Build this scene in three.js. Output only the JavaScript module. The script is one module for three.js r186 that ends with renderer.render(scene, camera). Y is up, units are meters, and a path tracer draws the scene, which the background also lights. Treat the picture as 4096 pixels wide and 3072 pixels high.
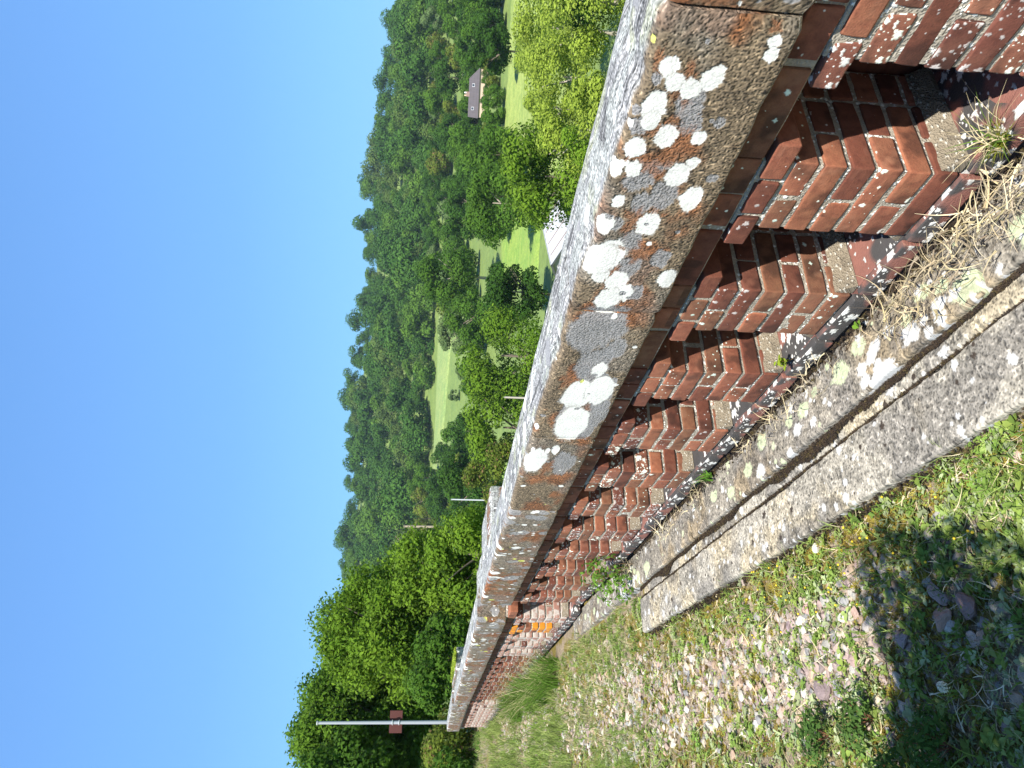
import * as THREE from 'three';
import { mergeGeometries } from 'three/addons/utils/BufferGeometryUtils.js';

// ------------------------------------------------------------------ camera, sky, sun, exposure
const scene = new THREE.Scene();
const EYE = 1.36, DEG = Math.PI / 180;
const camera = new THREE.PerspectiveCamera(56.62, 4 / 3, 0.05, 6000);
camera.position.set(0, EYE, 0);
// the phone was held upright but the picture is stored on its side: a quarter turn plus a slight tilt
camera.rotation.set(-5.195 * DEG, -27.89 * DEG, -Math.PI / 2 + 0.038, 'YXZ');

const renderer = new THREE.WebGLRenderer({ antialias: true });
renderer.setSize(1024, 768);
renderer.toneMapping = THREE.LinearToneMapping;
renderer.toneMappingExposure = 2.0;
renderer.shadowMap.enabled = true;

const SUN_DIR = new THREE.Vector3(-1, 2.2, 1.4).normalize();
{ // clear summer sky: deep blue overhead, pale towards the horizon, a little whiter round the sun
  const W = 512, H = 256, d = new Float32Array(W * H * 4);
  const stops = [[0, 0.42, 0.90, 1.34], [8, 0.36, 0.83, 1.32], [16, 0.29, 0.68, 1.28], [26, 0.245, 0.57, 1.22], [40, 0.18, 0.44, 1.0], [60, 0.12, 0.31, 0.74], [90, 0.085, 0.24, 0.6]];
  for (let j = 0; j < H; j++) {
    const el = ((j + 0.5) / H - 0.5) * 180, e = Math.max(0, el);
    let k = 0; while (k < stops.length - 2 && e > stops[k + 1][0]) k++;
    const t = (e - stops[k][0]) / (stops[k + 1][0] - stops[k][0]);
    for (let i = 0; i < W; i++) {
      const az = ((i + 0.5) / W - 0.5) * 2 * Math.PI, c = Math.cos(el * DEG);
      const cs = Math.max(0, Math.cos(az) * c * SUN_DIR.x + Math.sin(el * DEG) * SUN_DIR.y + Math.sin(az) * c * SUN_DIR.z);
      const glow = 0.14 * cs ** 6;
      for (let q = 0; q < 3; q++) d[(j * W + i) * 4 + q] = el < 0 ? [0.10, 0.13, 0.08][q] : stops[k][q + 1] * (1 - t) + stops[k + 1][q + 1] * t + glow;
      d[(j * W + i) * 4 + 3] = 1;
    }
  }
  const t = new THREE.DataTexture(d, W, H, THREE.RGBAFormat, THREE.FloatType);
  t.mapping = THREE.EquirectangularReflectionMapping; t.magFilter = THREE.LinearFilter; t.needsUpdate = true;
  scene.background = t; scene.environment = t;
  scene.backgroundIntensity = 0.407; scene.environmentIntensity = 0.407;
}
const sun = new THREE.DirectionalLight(new THREE.Color(1, 0.95, 0.86), 4.8);
sun.position.copy(SUN_DIR).multiplyScalar(60); sun.castShadow = true;
sun.shadow.mapSize.set(4096, 4096);
Object.assign(sun.shadow.camera, { left: -40, right: 40, top: 40, bottom: -40, near: 1, far: 160 });
scene.add(sun, sun.target);

// ------------------------------------------------------------------ small helpers
function rngOf(seed) { let a = seed >>> 0; return () => { a = (a + 0x6D2B79F5) | 0; let t = Math.imul(a ^ (a >>> 15), 1 | a); t = (t + Math.imul(t ^ (t >>> 7), 61 | t)) ^ t; return ((t ^ (t >>> 14)) >>> 0) / 4294967296; }; }
const lerp = (a, b, t) => a + (b - a) * t, clamp = (x, a = 0, b = 1) => Math.min(b, Math.max(a, x));
const sstep = (a, b, x) => { const t = clamp((x - a) / (b - a)); return t * t * (3 - 2 * t); };
const HASH = new Float32Array(65536); { const r = rngOf(77); for (let i = 0; i < 65536; i++) HASH[i] = r(); }
const hsh = (x, y) => HASH[((x * 374761393 + y * 668265263) >>> 3 ^ (x * 7919 + y * 104729)) & 65535];
function vn(x, y) { const ix = Math.floor(x), iy = Math.floor(y); let fx = x - ix, fy = y - iy; fx = fx * fx * (3 - 2 * fx); fy = fy * fy * (3 - 2 * fy); return lerp(lerp(hsh(ix, iy), hsh(ix + 1, iy), fx), lerp(hsh(ix, iy + 1), hsh(ix + 1, iy + 1), fx), fy); }
function fbm(x, y, o = 4) { let s = 0, a = 0.5, n = 0; for (let i = 0; i < o; i++) { s += a * vn(x, y); n += a; a *= 0.5; x = x * 2.03 + 17.1; y = y * 2.03 + 9.7; } return s / n; }
function n3(x, y, z) { return (vn(x + z * 0.71, y - z * 0.53) + vn(y + 31.7 + x * 0.37, z - 11.3 + y * 0.21) + vn(z + 57.1, x + 3.3 - z * 0.31)) / 3; }

const taken = new Map();
function numbered(name) { const k = taken.get(name) || 0; taken.set(name, k + 1); return k ? `${name}_${String(k).padStart(3, '0')}` : name; }
function tag(o, label, category, group) { o.userData.label = label; o.userData.category = category; if (group) o.userData.group = group; return o; }
function mesh(name, geo, mat, parent) { const m = new THREE.Mesh(geo, mat); m.name = parent === scene ? numbered(name) : name; m.castShadow = m.receiveShadow = true; parent.add(m); return m; }
function thing(name, label, category, pos = [0, 0, 0], turn = 0, group) { const g = new THREE.Group(); g.name = numbered(name); g.position.set(...pos); g.rotation.y = turn; tag(g, label, category, group); scene.add(g); return g; }
function structure(name, geo, mat) { const m = mesh(name, geo, mat, scene); m.userData.kind = 'structure'; return m; }
const C = (r, g, b) => new THREE.Color().setRGB(r, g, b);
const toS = (v) => v <= 0.0031308 ? v * 12.92 : 1.055 * Math.pow(v, 1 / 2.4) - 0.055;

// a painted sheet: linear colour and height per texel
class Sheet {
  constructor(w, h) { this.w = w; this.h = h; this.c = new Float32Array(w * h * 3); this.z = new Float32Array(w * h); }
  fill(f) { const o = [0, 0, 0, 0]; for (let y = 0, k = 0; y < this.h; y++) for (let x = 0; x < this.w; x++, k++) { f(x, y, o); this.c[3 * k] = o[0]; this.c[3 * k + 1] = o[1]; this.c[3 * k + 2] = o[2]; this.z[k] = o[3]; } return this; }
  // an irregular round patch; cx, cy, rx, ry in texels
  patch(cx, cy, rx, ry, col, seed, { rag = 0.22, edge = 0.12, lift = 0.3, grain = 0.25, wrap = false, hole = 0, alpha = 1, fringe = 1 } = {}) {
    const { w, h } = this, x0 = Math.floor(cx - rx * 1.5), x1 = Math.ceil(cx + rx * 1.5), y0 = Math.floor(cy - ry * 1.5), y1 = Math.ceil(cy + ry * 1.5);
    for (let yy = y0; yy <= y1; yy++) for (let xx = x0; xx <= x1; xx++) {
      let x = xx, y = yy;
      if (wrap) { x = ((x % w) + w) % w; y = ((y % h) + h) % h; } else if (x < 0 || y < 0 || x >= w || y >= h) continue;
      const dx = (xx - cx) / rx, dy = (yy - cy) / ry, a = Math.atan2(dy, dx), r = Math.hypot(dx, dy);
      const R = 1 + rag * 2 * (vn(Math.cos(a) * 2.2 + seed * 3.1, Math.sin(a) * 2.2 + seed * 1.7) - 0.5) + rag * 0.8 * (vn(Math.cos(a) * 9 + seed, Math.sin(a) * 9 + seed * 5) - 0.5);
      const fr = 0.2 * (vn(xx * 0.42 + seed, yy * 0.42) - 0.5) + 0.12 * (vn(xx * 0.17, yy * 0.17 + seed) - 0.5); let m = 1 - sstep(R - edge, R, r + fr * fringe); if (m <= 0) continue;
      if (hole) m *= 1 - hole * (1 - sstep(0.2, 0.65, r / R)) * sstep(0.35, 0.6, vn(xx * 0.09 + seed, yy * 0.09));
      m *= alpha;
      const k = y * w + x, g = 1 - grain + 2 * grain * (0.6 * vn(xx * 0.33 + seed, yy * 0.33) + 0.4 * vn(xx * 0.9, yy * 0.9 + seed));
      for (let q = 0; q < 3; q++) this.c[3 * k + q] = lerp(this.c[3 * k + q], Math.min(0.92, col[q] * g), m);
      this.z[k] = lerp(this.z[k], 0.55 + lift * (g - 0.5), m * 0.8);
    }
    return this;
  }
  maps(repeat) {
    const { w, h } = this, a = new Uint8Array(w * h * 4), b = new Uint8Array(w * h * 4);
    for (let k = 0; k < w * h; k++) { for (let q = 0; q < 3; q++) a[4 * k + q] = 255 * clamp(toS(this.c[3 * k + q])); a[4 * k + 3] = 255; b[4 * k] = b[4 * k + 1] = b[4 * k + 2] = 255 * clamp(this.z[k]); b[4 * k + 3] = 255; }
    return [a, b].map((d, i) => { const t = new THREE.DataTexture(d, w, h); t.magFilter = THREE.LinearFilter; t.minFilter = THREE.LinearFilter; if (repeat) t.wrapS = t.wrapT = THREE.RepeatWrapping; if (!i) t.colorSpace = THREE.SRGBColorSpace; t.needsUpdate = true; return t; });
  }
}
const std = (o) => new THREE.MeshStandardMaterial({ roughness: 0.92, metalness: 0, ...o });
const leafMat = (o = {}) => new THREE.MeshPhysicalMaterial({ roughness: 1, transmission: 0.42, thickness: 0, vertexColors: true, side: THREE.DoubleSide, specularIntensity: 0.1, ...o });

// a rounded, slightly uneven box centred on the origin; uv in metres, shifted by the seed
function roughBox(w, h, d, seg, bevel, amp, seed, tile = 1, freq = 14) {
  const g = new THREE.BoxGeometry(1, 1, 1, ...seg), p = g.attributes.position, n = g.attributes.normal, uv = g.attributes.uv, half = [w / 2, h / 2, d / 2], r = rngOf(seed + 5), ox = r() * 9, oy = r() * 9, oz = r() * 9;
  const v = [0, 0, 0], c = [0, 0, 0];
  for (let i = 0; i < p.count; i++) {
    for (let q = 0; q < 3; q++) {
      const t = p.getComponent(i, q) * 2, s = seg[q], step = 2 / s;
      let m = t * half[q];
      if (s > 2 && Math.abs(Math.abs(t) - (1 - step)) < 1e-4) m = Math.sign(t) * (half[q] - bevel);
      v[q] = m; c[q] = clamp(m, -half[q] + bevel, half[q] - bevel);
    }
    let dx = v[0] - c[0], dy = v[1] - c[1], dz = v[2] - c[2]; const l = Math.hypot(dx, dy, dz);
    if (l > 1e-6) { dx /= l; dy /= l; dz /= l; for (let q = 0; q < 3; q++) v[q] = c[q] + [dx, dy, dz][q] * Math.min(l, bevel); n.setXYZ(i, dx, dy, dz); }
    const k = amp * 2 * (n3(v[0] * freq + ox, v[1] * freq + oy, v[2] * freq + oz) - 0.5) + amp * 0.8 * (n3(v[0] * freq * 4 + oy, v[1] * freq * 4 + oz, v[2] * freq * 4 + ox) - 0.5);
    const chip = Math.max(0, n3(v[0] * 30 + oz, v[1] * 30, v[2] * 30 + ox) - 0.62) * (l > bevel * 1.05 ? amp * 14 : 0);
    p.setXYZ(i, v[0] + dx * (k - chip), v[1] + dy * (k - chip), v[2] + dz * (k - chip));
  }
  const per = [(seg[2] + 1) * (seg[1] + 1), (seg[2] + 1) * (seg[1] + 1), (seg[0] + 1) * (seg[2] + 1), (seg[0] + 1) * (seg[2] + 1), (seg[0] + 1) * (seg[1] + 1), (seg[0] + 1) * (seg[1] + 1)];
  let at = 0; per.forEach((cnt, f) => { for (let i = at; i < at + cnt; i++) { const X = p.getX(i), Y = p.getY(i), Z = p.getZ(i); const [a, b] = f < 2 ? [Z, Y] : f < 4 ? [X, Z] : [X, Y]; uv.setXY(i, (a + ox + f * 0.37) / tile, (b + oy + f * 0.21) / tile); } at += cnt; });
  g.computeVertexNormals();
  // keep the edges soft: average the normals of coincident corners
  const map = new Map(); for (let i = 0; i < p.count; i++) { const key = `${Math.round(p.getX(i) * 2e4)},${Math.round(p.getY(i) * 2e4)},${Math.round(p.getZ(i) * 2e4)}`; (map.get(key) || map.set(key, []).get(key)).push(i); }
  for (const l of map.values()) if (l.length > 1) { let a = 0, b = 0, e = 0; for (const i of l) { a += n.getX(i); b += n.getY(i); e += n.getZ(i); } const q = Math.hypot(a, b, e) || 1; for (const i of l) n.setXYZ(i, a / q, b / q, e / q); }
  return g;
}
function tube(pts, r0, r1, sides = 7) { // a tapering limb
  const curve = new THREE.CatmullRomCurve3(pts.map((q) => new THREE.Vector3(...q))), n = Math.max(3, pts.length * 3), g = new THREE.TubeGeometry(curve, n, 1, sides, false), p = g.attributes.position, c = new THREE.Vector3();
  for (let i = 0; i <= n; i++) { curve.getPointAt(i / n, c); const r = lerp(r0, r1, i / n); for (let k = 0; k <= sides; k++) { const j = i * (sides + 1) + k; p.setXYZ(j, c.x + (p.getX(j) - c.x) * r, c.y + (p.getY(j) - c.y) * r, c.z + (p.getZ(j) - c.z) * r); } }
  return g;
}

// ------------------------------------------------------------------ surface materials
function brickSheet(seed, lichen, tone) {
  const N = 512, px = N / 0.6, r = rngOf(seed), S = new Sheet(N, N).fill((x, y, o) => {
    const u = x / px, v = y / px, a = fbm(u * 9 + seed, v * 9, 4), b = fbm(u * 60, v * 60 + seed, 3), e = vn(u * 420, v * 420), soot = sstep(0.52, 0.72, fbm(u * 14 + 40, v * 14 + seed, 3));
    const k = 0.5 + 0.75 * a + 0.5 * (b - 0.5) + 0.25 * (e - 0.5);
    o[0] = tone[0] * k; o[1] = tone[1] * (k * 0.8 + 0.25 * b); o[2] = tone[2] * (k * 0.8 + 0.22 * b);
    const pale = sstep(0.62, 0.8, fbm(u * 24 + 9, v * 24 + seed * 2, 3)) * 0.45; o[0] = lerp(o[0], 0.29, pale); o[1] = lerp(o[1], 0.125, pale); o[2] = lerp(o[2], 0.08, pale);
    for (let q = 0; q < 3; q++) o[q] *= 1 - 0.5 * soot;
    o[3] = 0.25 + 0.2 * b + 0.12 * e + 0.12 * a - (e > 0.94 ? 0.2 : 0);
  });
  const n = [30, 300, 2000][lichen];
  for (let i = 0; i < n; i++) {
    const x = r() * N, y = r() * N; if (r() > 3.2 * (fbm(x / 70 + seed, y / 70, 3) - 0.22)) continue;
    const q = r() < 0.12 ? 4 + r() * 7 : 1.2 + r() * 2.8, w = 0.55 + r() * 0.3;
    S.patch(x, y, q, q * (0.7 + 0.5 * r()), [w, w * 1.01, w * 0.97], i * 1.3 + seed, { wrap: true, edge: 0.5, rag: 0.35 });
  }
  return S.maps(true);
}
const brickMats = [];
{
  const sheets = [[brickSheet(3, 0, [0.245, 0.09, 0.052]), 4], [brickSheet(11, 1, [0.235, 0.087, 0.053]), 4], [brickSheet(23, 2, [0.205, 0.08, 0.054]), 3]];
  sheets.forEach(([[m, b], n], lv) => { for (let k = 0; k < n; k++) brickMats.push({ lv, m: std({ map: m, bumpMap: b, bumpScale: 0.004, color: C(...[[1, 1, 1], [0.66, 0.6, 0.6], [1.18, 1.25, 1.15], [0.86, 1.04, 0.96]][k]) }) }); });
}
const pickBrick = (r, lv) => { const c = brickMats.filter((q) => q.lv === lv); return c[Math.floor(r() * c.length)].m; };
const orangeBrick = std({ map: brickMats[2].m.map, bumpMap: brickMats[2].m.bumpMap, bumpScale: 0.003, color: C(1, 1, 1) });
const [orangeMap, orangeBump] = new Sheet(128, 128).fill((x, y, o) => { const a = fbm(x / 9, y / 9, 3), t = sstep(0.25, 0.5, a); o[0] = lerp(0.3, 0.62, t); o[1] = lerp(0.1, 0.24, t); o[2] = lerp(0.07, 0.015, t); o[3] = a; }).maps(true);
orangeBrick.map = orangeMap; orangeBrick.bumpMap = orangeBump;
const paleBrick = std({ map: new Sheet(256, 256).fill((x, y, o) => { const a = fbm(x / 22, y / 22, 4), t = sstep(0.42, 0.62, a), e = vn(x / 2, y / 2); o[0] = lerp(0.5, 0.33, t) * (0.8 + 0.4 * e); o[1] = lerp(0.45, 0.17, t) * (0.8 + 0.4 * e); o[2] = lerp(0.41, 0.13, t) * (0.8 + 0.4 * e); o[3] = a; }).maps(true)[0] });
const baseBrick = (() => { // lowest course: blackened by weathering, with crusts of pale lichen
  const N = 512, px = N / 0.6, r = rngOf(91), S = new Sheet(N, N).fill((x, y, o) => { const u = x / px, v = y / px, a = fbm(u * 16, v * 16, 4), e = vn(u * 400, v * 400), red = sstep(0.5, 0.68, fbm(u * 11 + 5, v * 11, 3)); const k = 0.7 + 0.6 * a + 0.2 * e; o[0] = lerp(0.045, 0.19, red) * k; o[1] = lerp(0.042, 0.08, red) * k; o[2] = lerp(0.042, 0.062, red) * k; o[3] = 0.3 * a + 0.2 * e; });
  for (let i = 0; i < 420; i++) { const x = r() * N, y = r() * N, q = r() < 0.2 ? 5 + r() * 14 : 1.5 + r() * 4; if (fbm(x / 60, y / 60, 2) < 0.45) continue; const w = 0.45 + r() * 0.35; S.patch(x, y, q * 1.5, q, [w, w, w * 0.96], i, { wrap: true, edge: 0.4, rag: 0.4, grain: 0.35 }); }
  const [m, b] = S.maps(true); return std({ map: m, bumpMap: b, bumpScale: 0.005 });
})();
const mortarMat = (() => {
  const N = 512, px = N / 0.6, r = rngOf(17), S = new Sheet(N, N).fill((x, y, o) => { const u = x / px, v = y / px, a = fbm(u * 22, v * 22, 4), e = vn(u * 300, v * 300), k = 0.55 + 0.6 * a + 0.35 * (e - 0.5); o[0] = 0.40 * k; o[1] = 0.36 * k; o[2] = 0.295 * k; o[3] = 0.3 * a + 0.35 * e; });
  for (let i = 0; i < 1500; i++) { const x = r() * N, y = r() * N, q = 1.6 + r() * 4.5; if (r() > 2.6 * (fbm(x / 50 + 4, y / 50, 3) - 0.28)) continue; const w = 0.6 + r() * 0.26; S.patch(x, y, q, q, [w, w * 1.01, w * 0.97], i, { wrap: true, edge: 0.5, rag: 0.4 }); }
  const [m, b] = S.maps(true); return std({ map: m, bumpMap: b, bumpScale: 0.007 });
})();
const filletMat = std({ map: mortarMat.map, bumpMap: mortarMat.bumpMap, bumpScale: 0.01, color: C(0.62, 0.58, 0.52) });

// coping stone: one sheet covers LEN metres of wall by 0.8 m up the face, over the top and down the back slope
const COP_LEN = 2.9, COP_V = 0.8;
function copingSheet(seed, list, count, W = 2048, H = 576, rustier = 1) {
  const px = W / COP_LEN, py = H / COP_V, r = rngOf(seed);
  const S = new Sheet(W, H).fill((x, y, o) => {
    const u = x / px + seed, s = y / py, a = fbm(u * 7, s * 7, 4), b = fbm(u * 45, s * 45, 3), e = vn(u * 260, s * 260), e2 = vn(u * 150 + 7, s * 150);
    const rust = sstep(0.46, 0.62, fbm(u * 5 + 31, s * 8 + 3, 4)) * rustier * (1 - 0.6 * sstep(0.03, 0.0, s)), grey = sstep(0.5, 0.64, fbm(u * 4 + 71, s * 5 + 13, 4));
    const k = 0.6 + 0.5 * a + 0.6 * (b - 0.5) + 0.75 * (e - 0.5) + 0.6 * (e2 - 0.5);
    let R = 0.178, G = 0.135, B = 0.086;
    R = lerp(R, 0.21, rust); G = lerp(G, 0.088, rust); B = lerp(B, 0.036, rust);
    R = lerp(R, 0.19, grey * 0.6); G = lerp(G, 0.172, grey * 0.6); B = lerp(B, 0.145, grey * 0.6);
    if (s > 0.262) { // weathered bed on top: bleached, laminated along the stone, crusted with pale lichen
      const band = fbm(u * 3.2, s * 170 + 1.6 * vn(u * 9, s * 9), 3), cr = sstep(0.42, 0.62, fbm(u * 13 + 3, s * 20, 4)), t = sstep(0.262, 0.285, s + 0.02 * (b - 0.5));
      const g = lerp(0.085, 0.32, sstep(0.28, 0.62, band)) * lerp(0.7, 1.3, e); const green = sstep(0.55, 0.75, fbm(u * 9 + 50, s * 12, 3));
      R = lerp(R, lerp(g, 0.42, cr * 0.5), t); G = lerp(G, lerp(g * 0.99, 0.445, cr * 0.5), t); B = lerp(B, lerp(g * 0.97, 0.41 - 0.14 * green, cr * 0.5), t);
      o[3] = 0.2 + 0.5 * band + 0.25 * e;
    } else o[3] = 0.15 + 0.28 * b + 0.3 * e + 0.18 * e2;
    const fleck = e2 > 0.84 ? 1.7 : e < 0.16 ? 0.35 : 1;
    o[0] = R * k * fleck; o[1] = G * k * fleck; o[2] = B * k * fleck;
  });
  const col = { w: [0.72, 0.73, 0.70], g: [0.245, 0.245, 0.25], y: [0.55, 0.58, 0.12], o: [0.22, 0.092, 0.04] };
  const put = (z, s, rz, rs, k, i) => {
    const cx = z * px, cy = s * py;
    if (k === 'w') { // white crusts with a rim and a cracked, uneven surface
      S.patch(cx, cy, rz * px * 1.12, rs * py * 1.12, [0.40, 0.39, 0.37], i, { rag: 0.17, edge: 0.25 });
      S.patch(cx, cy, rz * px, rs * py, col.w, i, { rag: rz > 0.06 ? 0.09 : 0.14, edge: 0.1, fringe: rz > 0.06 ? 0.2 : 0.3, grain: 0.2, hole: i % 5 === 0 && rz < 0.06 ? 0.6 : 0 });
    } else S.patch(cx, cy, rz * px * 1.1, rs * py * 1.1, col[k], i, { fringe: k === 'o' ? 1.6 : 0.6, rag: k === 'o' ? 0.45 : 0.17, edge: k === 'o' ? 0.6 : 0.2, grain: k === 'o' ? 0.7 : 0.5, lift: 0.6, alpha: k === 'o' ? 0.75 : 0.92 });
  };
  list.filter((q) => q[4] === 'g').forEach((q, i) => put(q[0], q[1], q[2], q[3], 'g', i * 2.7 + 9));
  list.filter((q) => q[4] !== 'g').forEach((q, i) => put(q[0], q[1], q[2], q[3], q[4], i * 3.1 + 1));
  for (let i = 0; i < count; i++) { // the rest, strewn over face and top
    const z = r() * COP_LEN, s = r() * COP_V, top = s > 0.262, R = (r() < 0.2 ? 0.02 + r() * 0.035 : 0.004 + r() * 0.014);
    if (!top && list.length && (r() < 0.7 || R > 0.014)) continue;
    if (top && r() < 0.72) continue;
    const k = top ? (r() < 0.6 ? 'w' : 'g') : ['w', 'g', 'g', 'o', 'y'][Math.floor(r() * (r() < 0.3 ? 5 : 4))];
    put(z, s, k === 'y' ? R * 0.5 : R, k === 'y' ? R * 0.5 : R, k, i * 1.9 + 5);
  }
  const [m, b] = S.maps(true); return std({ map: m, bumpMap: b, bumpScale: 0.008, roughness: 0.95 });
}
// lichens on the three nearest stones: metres along the wall, height on the stone, half-width, half-height, colour
const LICHENS = [[0.872,.96,.021,.018,'w'],[.907,.939,.02,.017,'w'],[.919,.904,.022,.019,'w'],[.892,.872,.024,.02,'w'],[.874,.863,.012,.011,'w'],[.948,.895,.04,.032,'g'],[.962,.965,.03,.025,'w'],[1.002,.959,.022,.018,'w'],[1.015,1.002,.011,.009,'w'],[1.017,.979,.025,.02,'g'],[1.042,.917,.028,.022,'w'],[1.036,.849,.018,.014,'w'],[1.005,.876,.03,.024,'g'],[1.079,.973,.027,.02,'w'],[1.108,.837,.018,.014,'w'],[1.143,1.004,.024,.018,'w'],[1.139,.962,.022,.016,'w'],[1.148,.861,.032,.024,'w'],[1.158,.942,.048,.034,'g'],[1.118,.89,.014,.01,'g'],[1.217,.805,.035,.024,'w'],[1.207,.872,.047,.033,'g'],[1.243,.917,.039,.027,'g'],[1.241,.972,.019,.013,'w'],[1.311,.882,.039,.026,'w'],[1.324,.986,.032,.021,'w'],[1.321,.958,.024,.016,'g'],[1.382,.907,.045,.029,'g'],[1.44,.95,.056,.035,'w'],[1.492,.887,.05,.03,'g'],[1.444,.812,.04,.025,'g'],[1.554,.904,.044,.026,'w'],[1.529,.772,.035,.021,'w'],[1.523,.953,.034,.021,'w'],[1.605,.87,.037,.021,'w'],[1.637,.912,.048,.03,'w'],[.805,.784,.013,.012,'w'],[.833,.779,.015,.013,'w'],[.738,.783,.017,.017,'w'],[.827,1.008,.008,.007,'y'],[.816,.906,.006,.005,'g'],[.902,.982,.015,.013,'g'],[.994,.819,.015,.012,'g'],[1.132,.916,.029,.021,'g'],[1.461,.973,.06,.04,'w'],[1.6,.84,.038,.022,'g'],[1.788,.909,.15,.08,'g'],[1.719,.871,.017,.009,'w'],[1.907,.822,.065,.033,'g'],[2.031,.874,.12,.06,'g'],[2.05,.848,.044,.021,'w'],[2.242,.888,.11,.048,'w'],[2.199,.817,.1,.045,'w'],[2.299,.796,.093,.041,'g'],[2.485,.862,.14,.058,'w'],[2.541,.802,.08,.03,'g'],[2.444,.888,.118,.048,'g'],[2.394,.794,.115,.048,'g'],[2.875,.961,.12,.042,'w'],[2.903,.831,.137,.049,'g'],[2.764,.921,.026,.01,'w'],[2.752,.889,.044,.017,'w'],[2.751,.987,.021,.008,'w'],[2.066,.899,.044,.021,'g'],[2.124,.783,.029,.014,'g'],[2.133,.892,.014,.007,'y'],[2.527,1.0,.023,.009,'w'],
  [.91,.915,.05,.03,'o'],[1.06,.88,.06,.03,'o'],[1.12,.93,.04,.05,'o'],[1.02,.93,.03,.04,'o'],[1.30,.92,.06,.03,'o'],[1.42,.87,.05,.03,'o'],[1.52,.93,.05,.02,'o'],[.86,.985,.03,.012,'o'],[2.12,.94,.07,.03,'o'],[2.35,.84,.05,.02,'o'],[2.95,.9,.09,.03,'o']].map(([z, y, a, b, k]) => [z - 0.7, y - 0.75, k === 'w' ? a * 1.14 : a, k === 'w' ? b * 1.14 : b, k]);
LICHENS.sort((a, b) => (a[4] === 'o' ? -1 : 0) - (b[4] === 'o' ? -1 : 0));
const copingNear = copingSheet(2, LICHENS, 700), copingFar = copingSheet(8, [], 620, 1024, 288, 1.1);

function slabSheet(seed, list, W, H, mx, my, kind) { // kerb and ledge: gritty stone, uv in metres over mx by my
  const px = W / mx, py = H / my, r = rngOf(seed), S = new Sheet(W, H).fill((x, y, o) => {
    const u = x / px + seed, v = y / py, a = fbm(u * 6, v * 6, 4), b = fbm(u * 34, v * 34, 3), e = vn(u * 240, v * 240), e2 = vn(u * 130 + 3, v * 130), tan = sstep(0.46, 0.62, fbm(u * 5 + 9, v * 5, 4)), dark = sstep(0.5, 0.66, fbm(u * 7 + 60, v * 7, 4));
    const pit = vn(u * 75 + 11, v * 75), k = (0.62 + 0.45 * a + 0.8 * (b - 0.5) + 0.7 * (e - 0.5) + 0.6 * (e2 - 0.5)) * (pit > 0.8 ? 0.6 : pit < 0.14 ? 1.35 : 1);
    let R = kind ? 0.25 : 0.34, G = kind ? 0.226 : 0.314, B = kind ? 0.187 : 0.262;
    R = lerp(R, kind ? 0.28 : 0.40, tan); G = lerp(G, kind ? 0.225 : 0.345, tan); B = lerp(B, kind ? 0.15 : 0.245, tan);
    R = lerp(R, 0.15, dark * 0.6); G = lerp(G, 0.14, dark * 0.6); B = lerp(B, 0.13, dark * 0.6);
    const f = e2 > 0.87 ? 1.5 : e < 0.13 ? 0.4 : 1; o[0] = Math.min(0.75, R * k * f); o[1] = Math.min(0.74, G * k * f); o[2] = Math.min(0.7, B * k * f); o[3] = 0.2 + 0.3 * b + 0.35 * e + 0.2 * e2 - (pit > 0.8 ? 0.3 : 0);
  });
  const col = { w: [0.46, 0.465, 0.46], n: [0.40, 0.45, 0.29], m: [0.035, 0.025, 0.018], o: [0.42, 0.2, 0.08] };
  list.forEach(([a, b, ra, rb, k], i) => S.patch(a * px, b * py, ra * px, rb * py, col[k], i * 2.3 + seed, { rag: 0.2, fringe: 1.4, edge: 0.3, grain: k === 'm' ? 0.5 : 0.25, hole: k === 'n' ? 0.4 : 0 }));
  for (let i = 0; i < (kind ? 240 : 300); i++) { const k = kind ? ['w', 'n', 'w', 'w', 'n'][Math.floor(r() * 5)] : ['w', 'w', 'm', 'w', 'w'][Math.floor(r() * 5)], q = k === 'm' ? 0.004 + r() * 0.012 : 0.003 + r() * r() * 0.022; S.patch(r() * W, r() * H, q * px, q * py, col[k], i * 1.7, { rag: 0.35, edge: 0.3, grain: 0.3 }); }
  const [m, b] = S.maps(true); return std({ map: m, bumpMap: b, bumpScale: 0.007, roughness: 0.95 });
}

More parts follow.
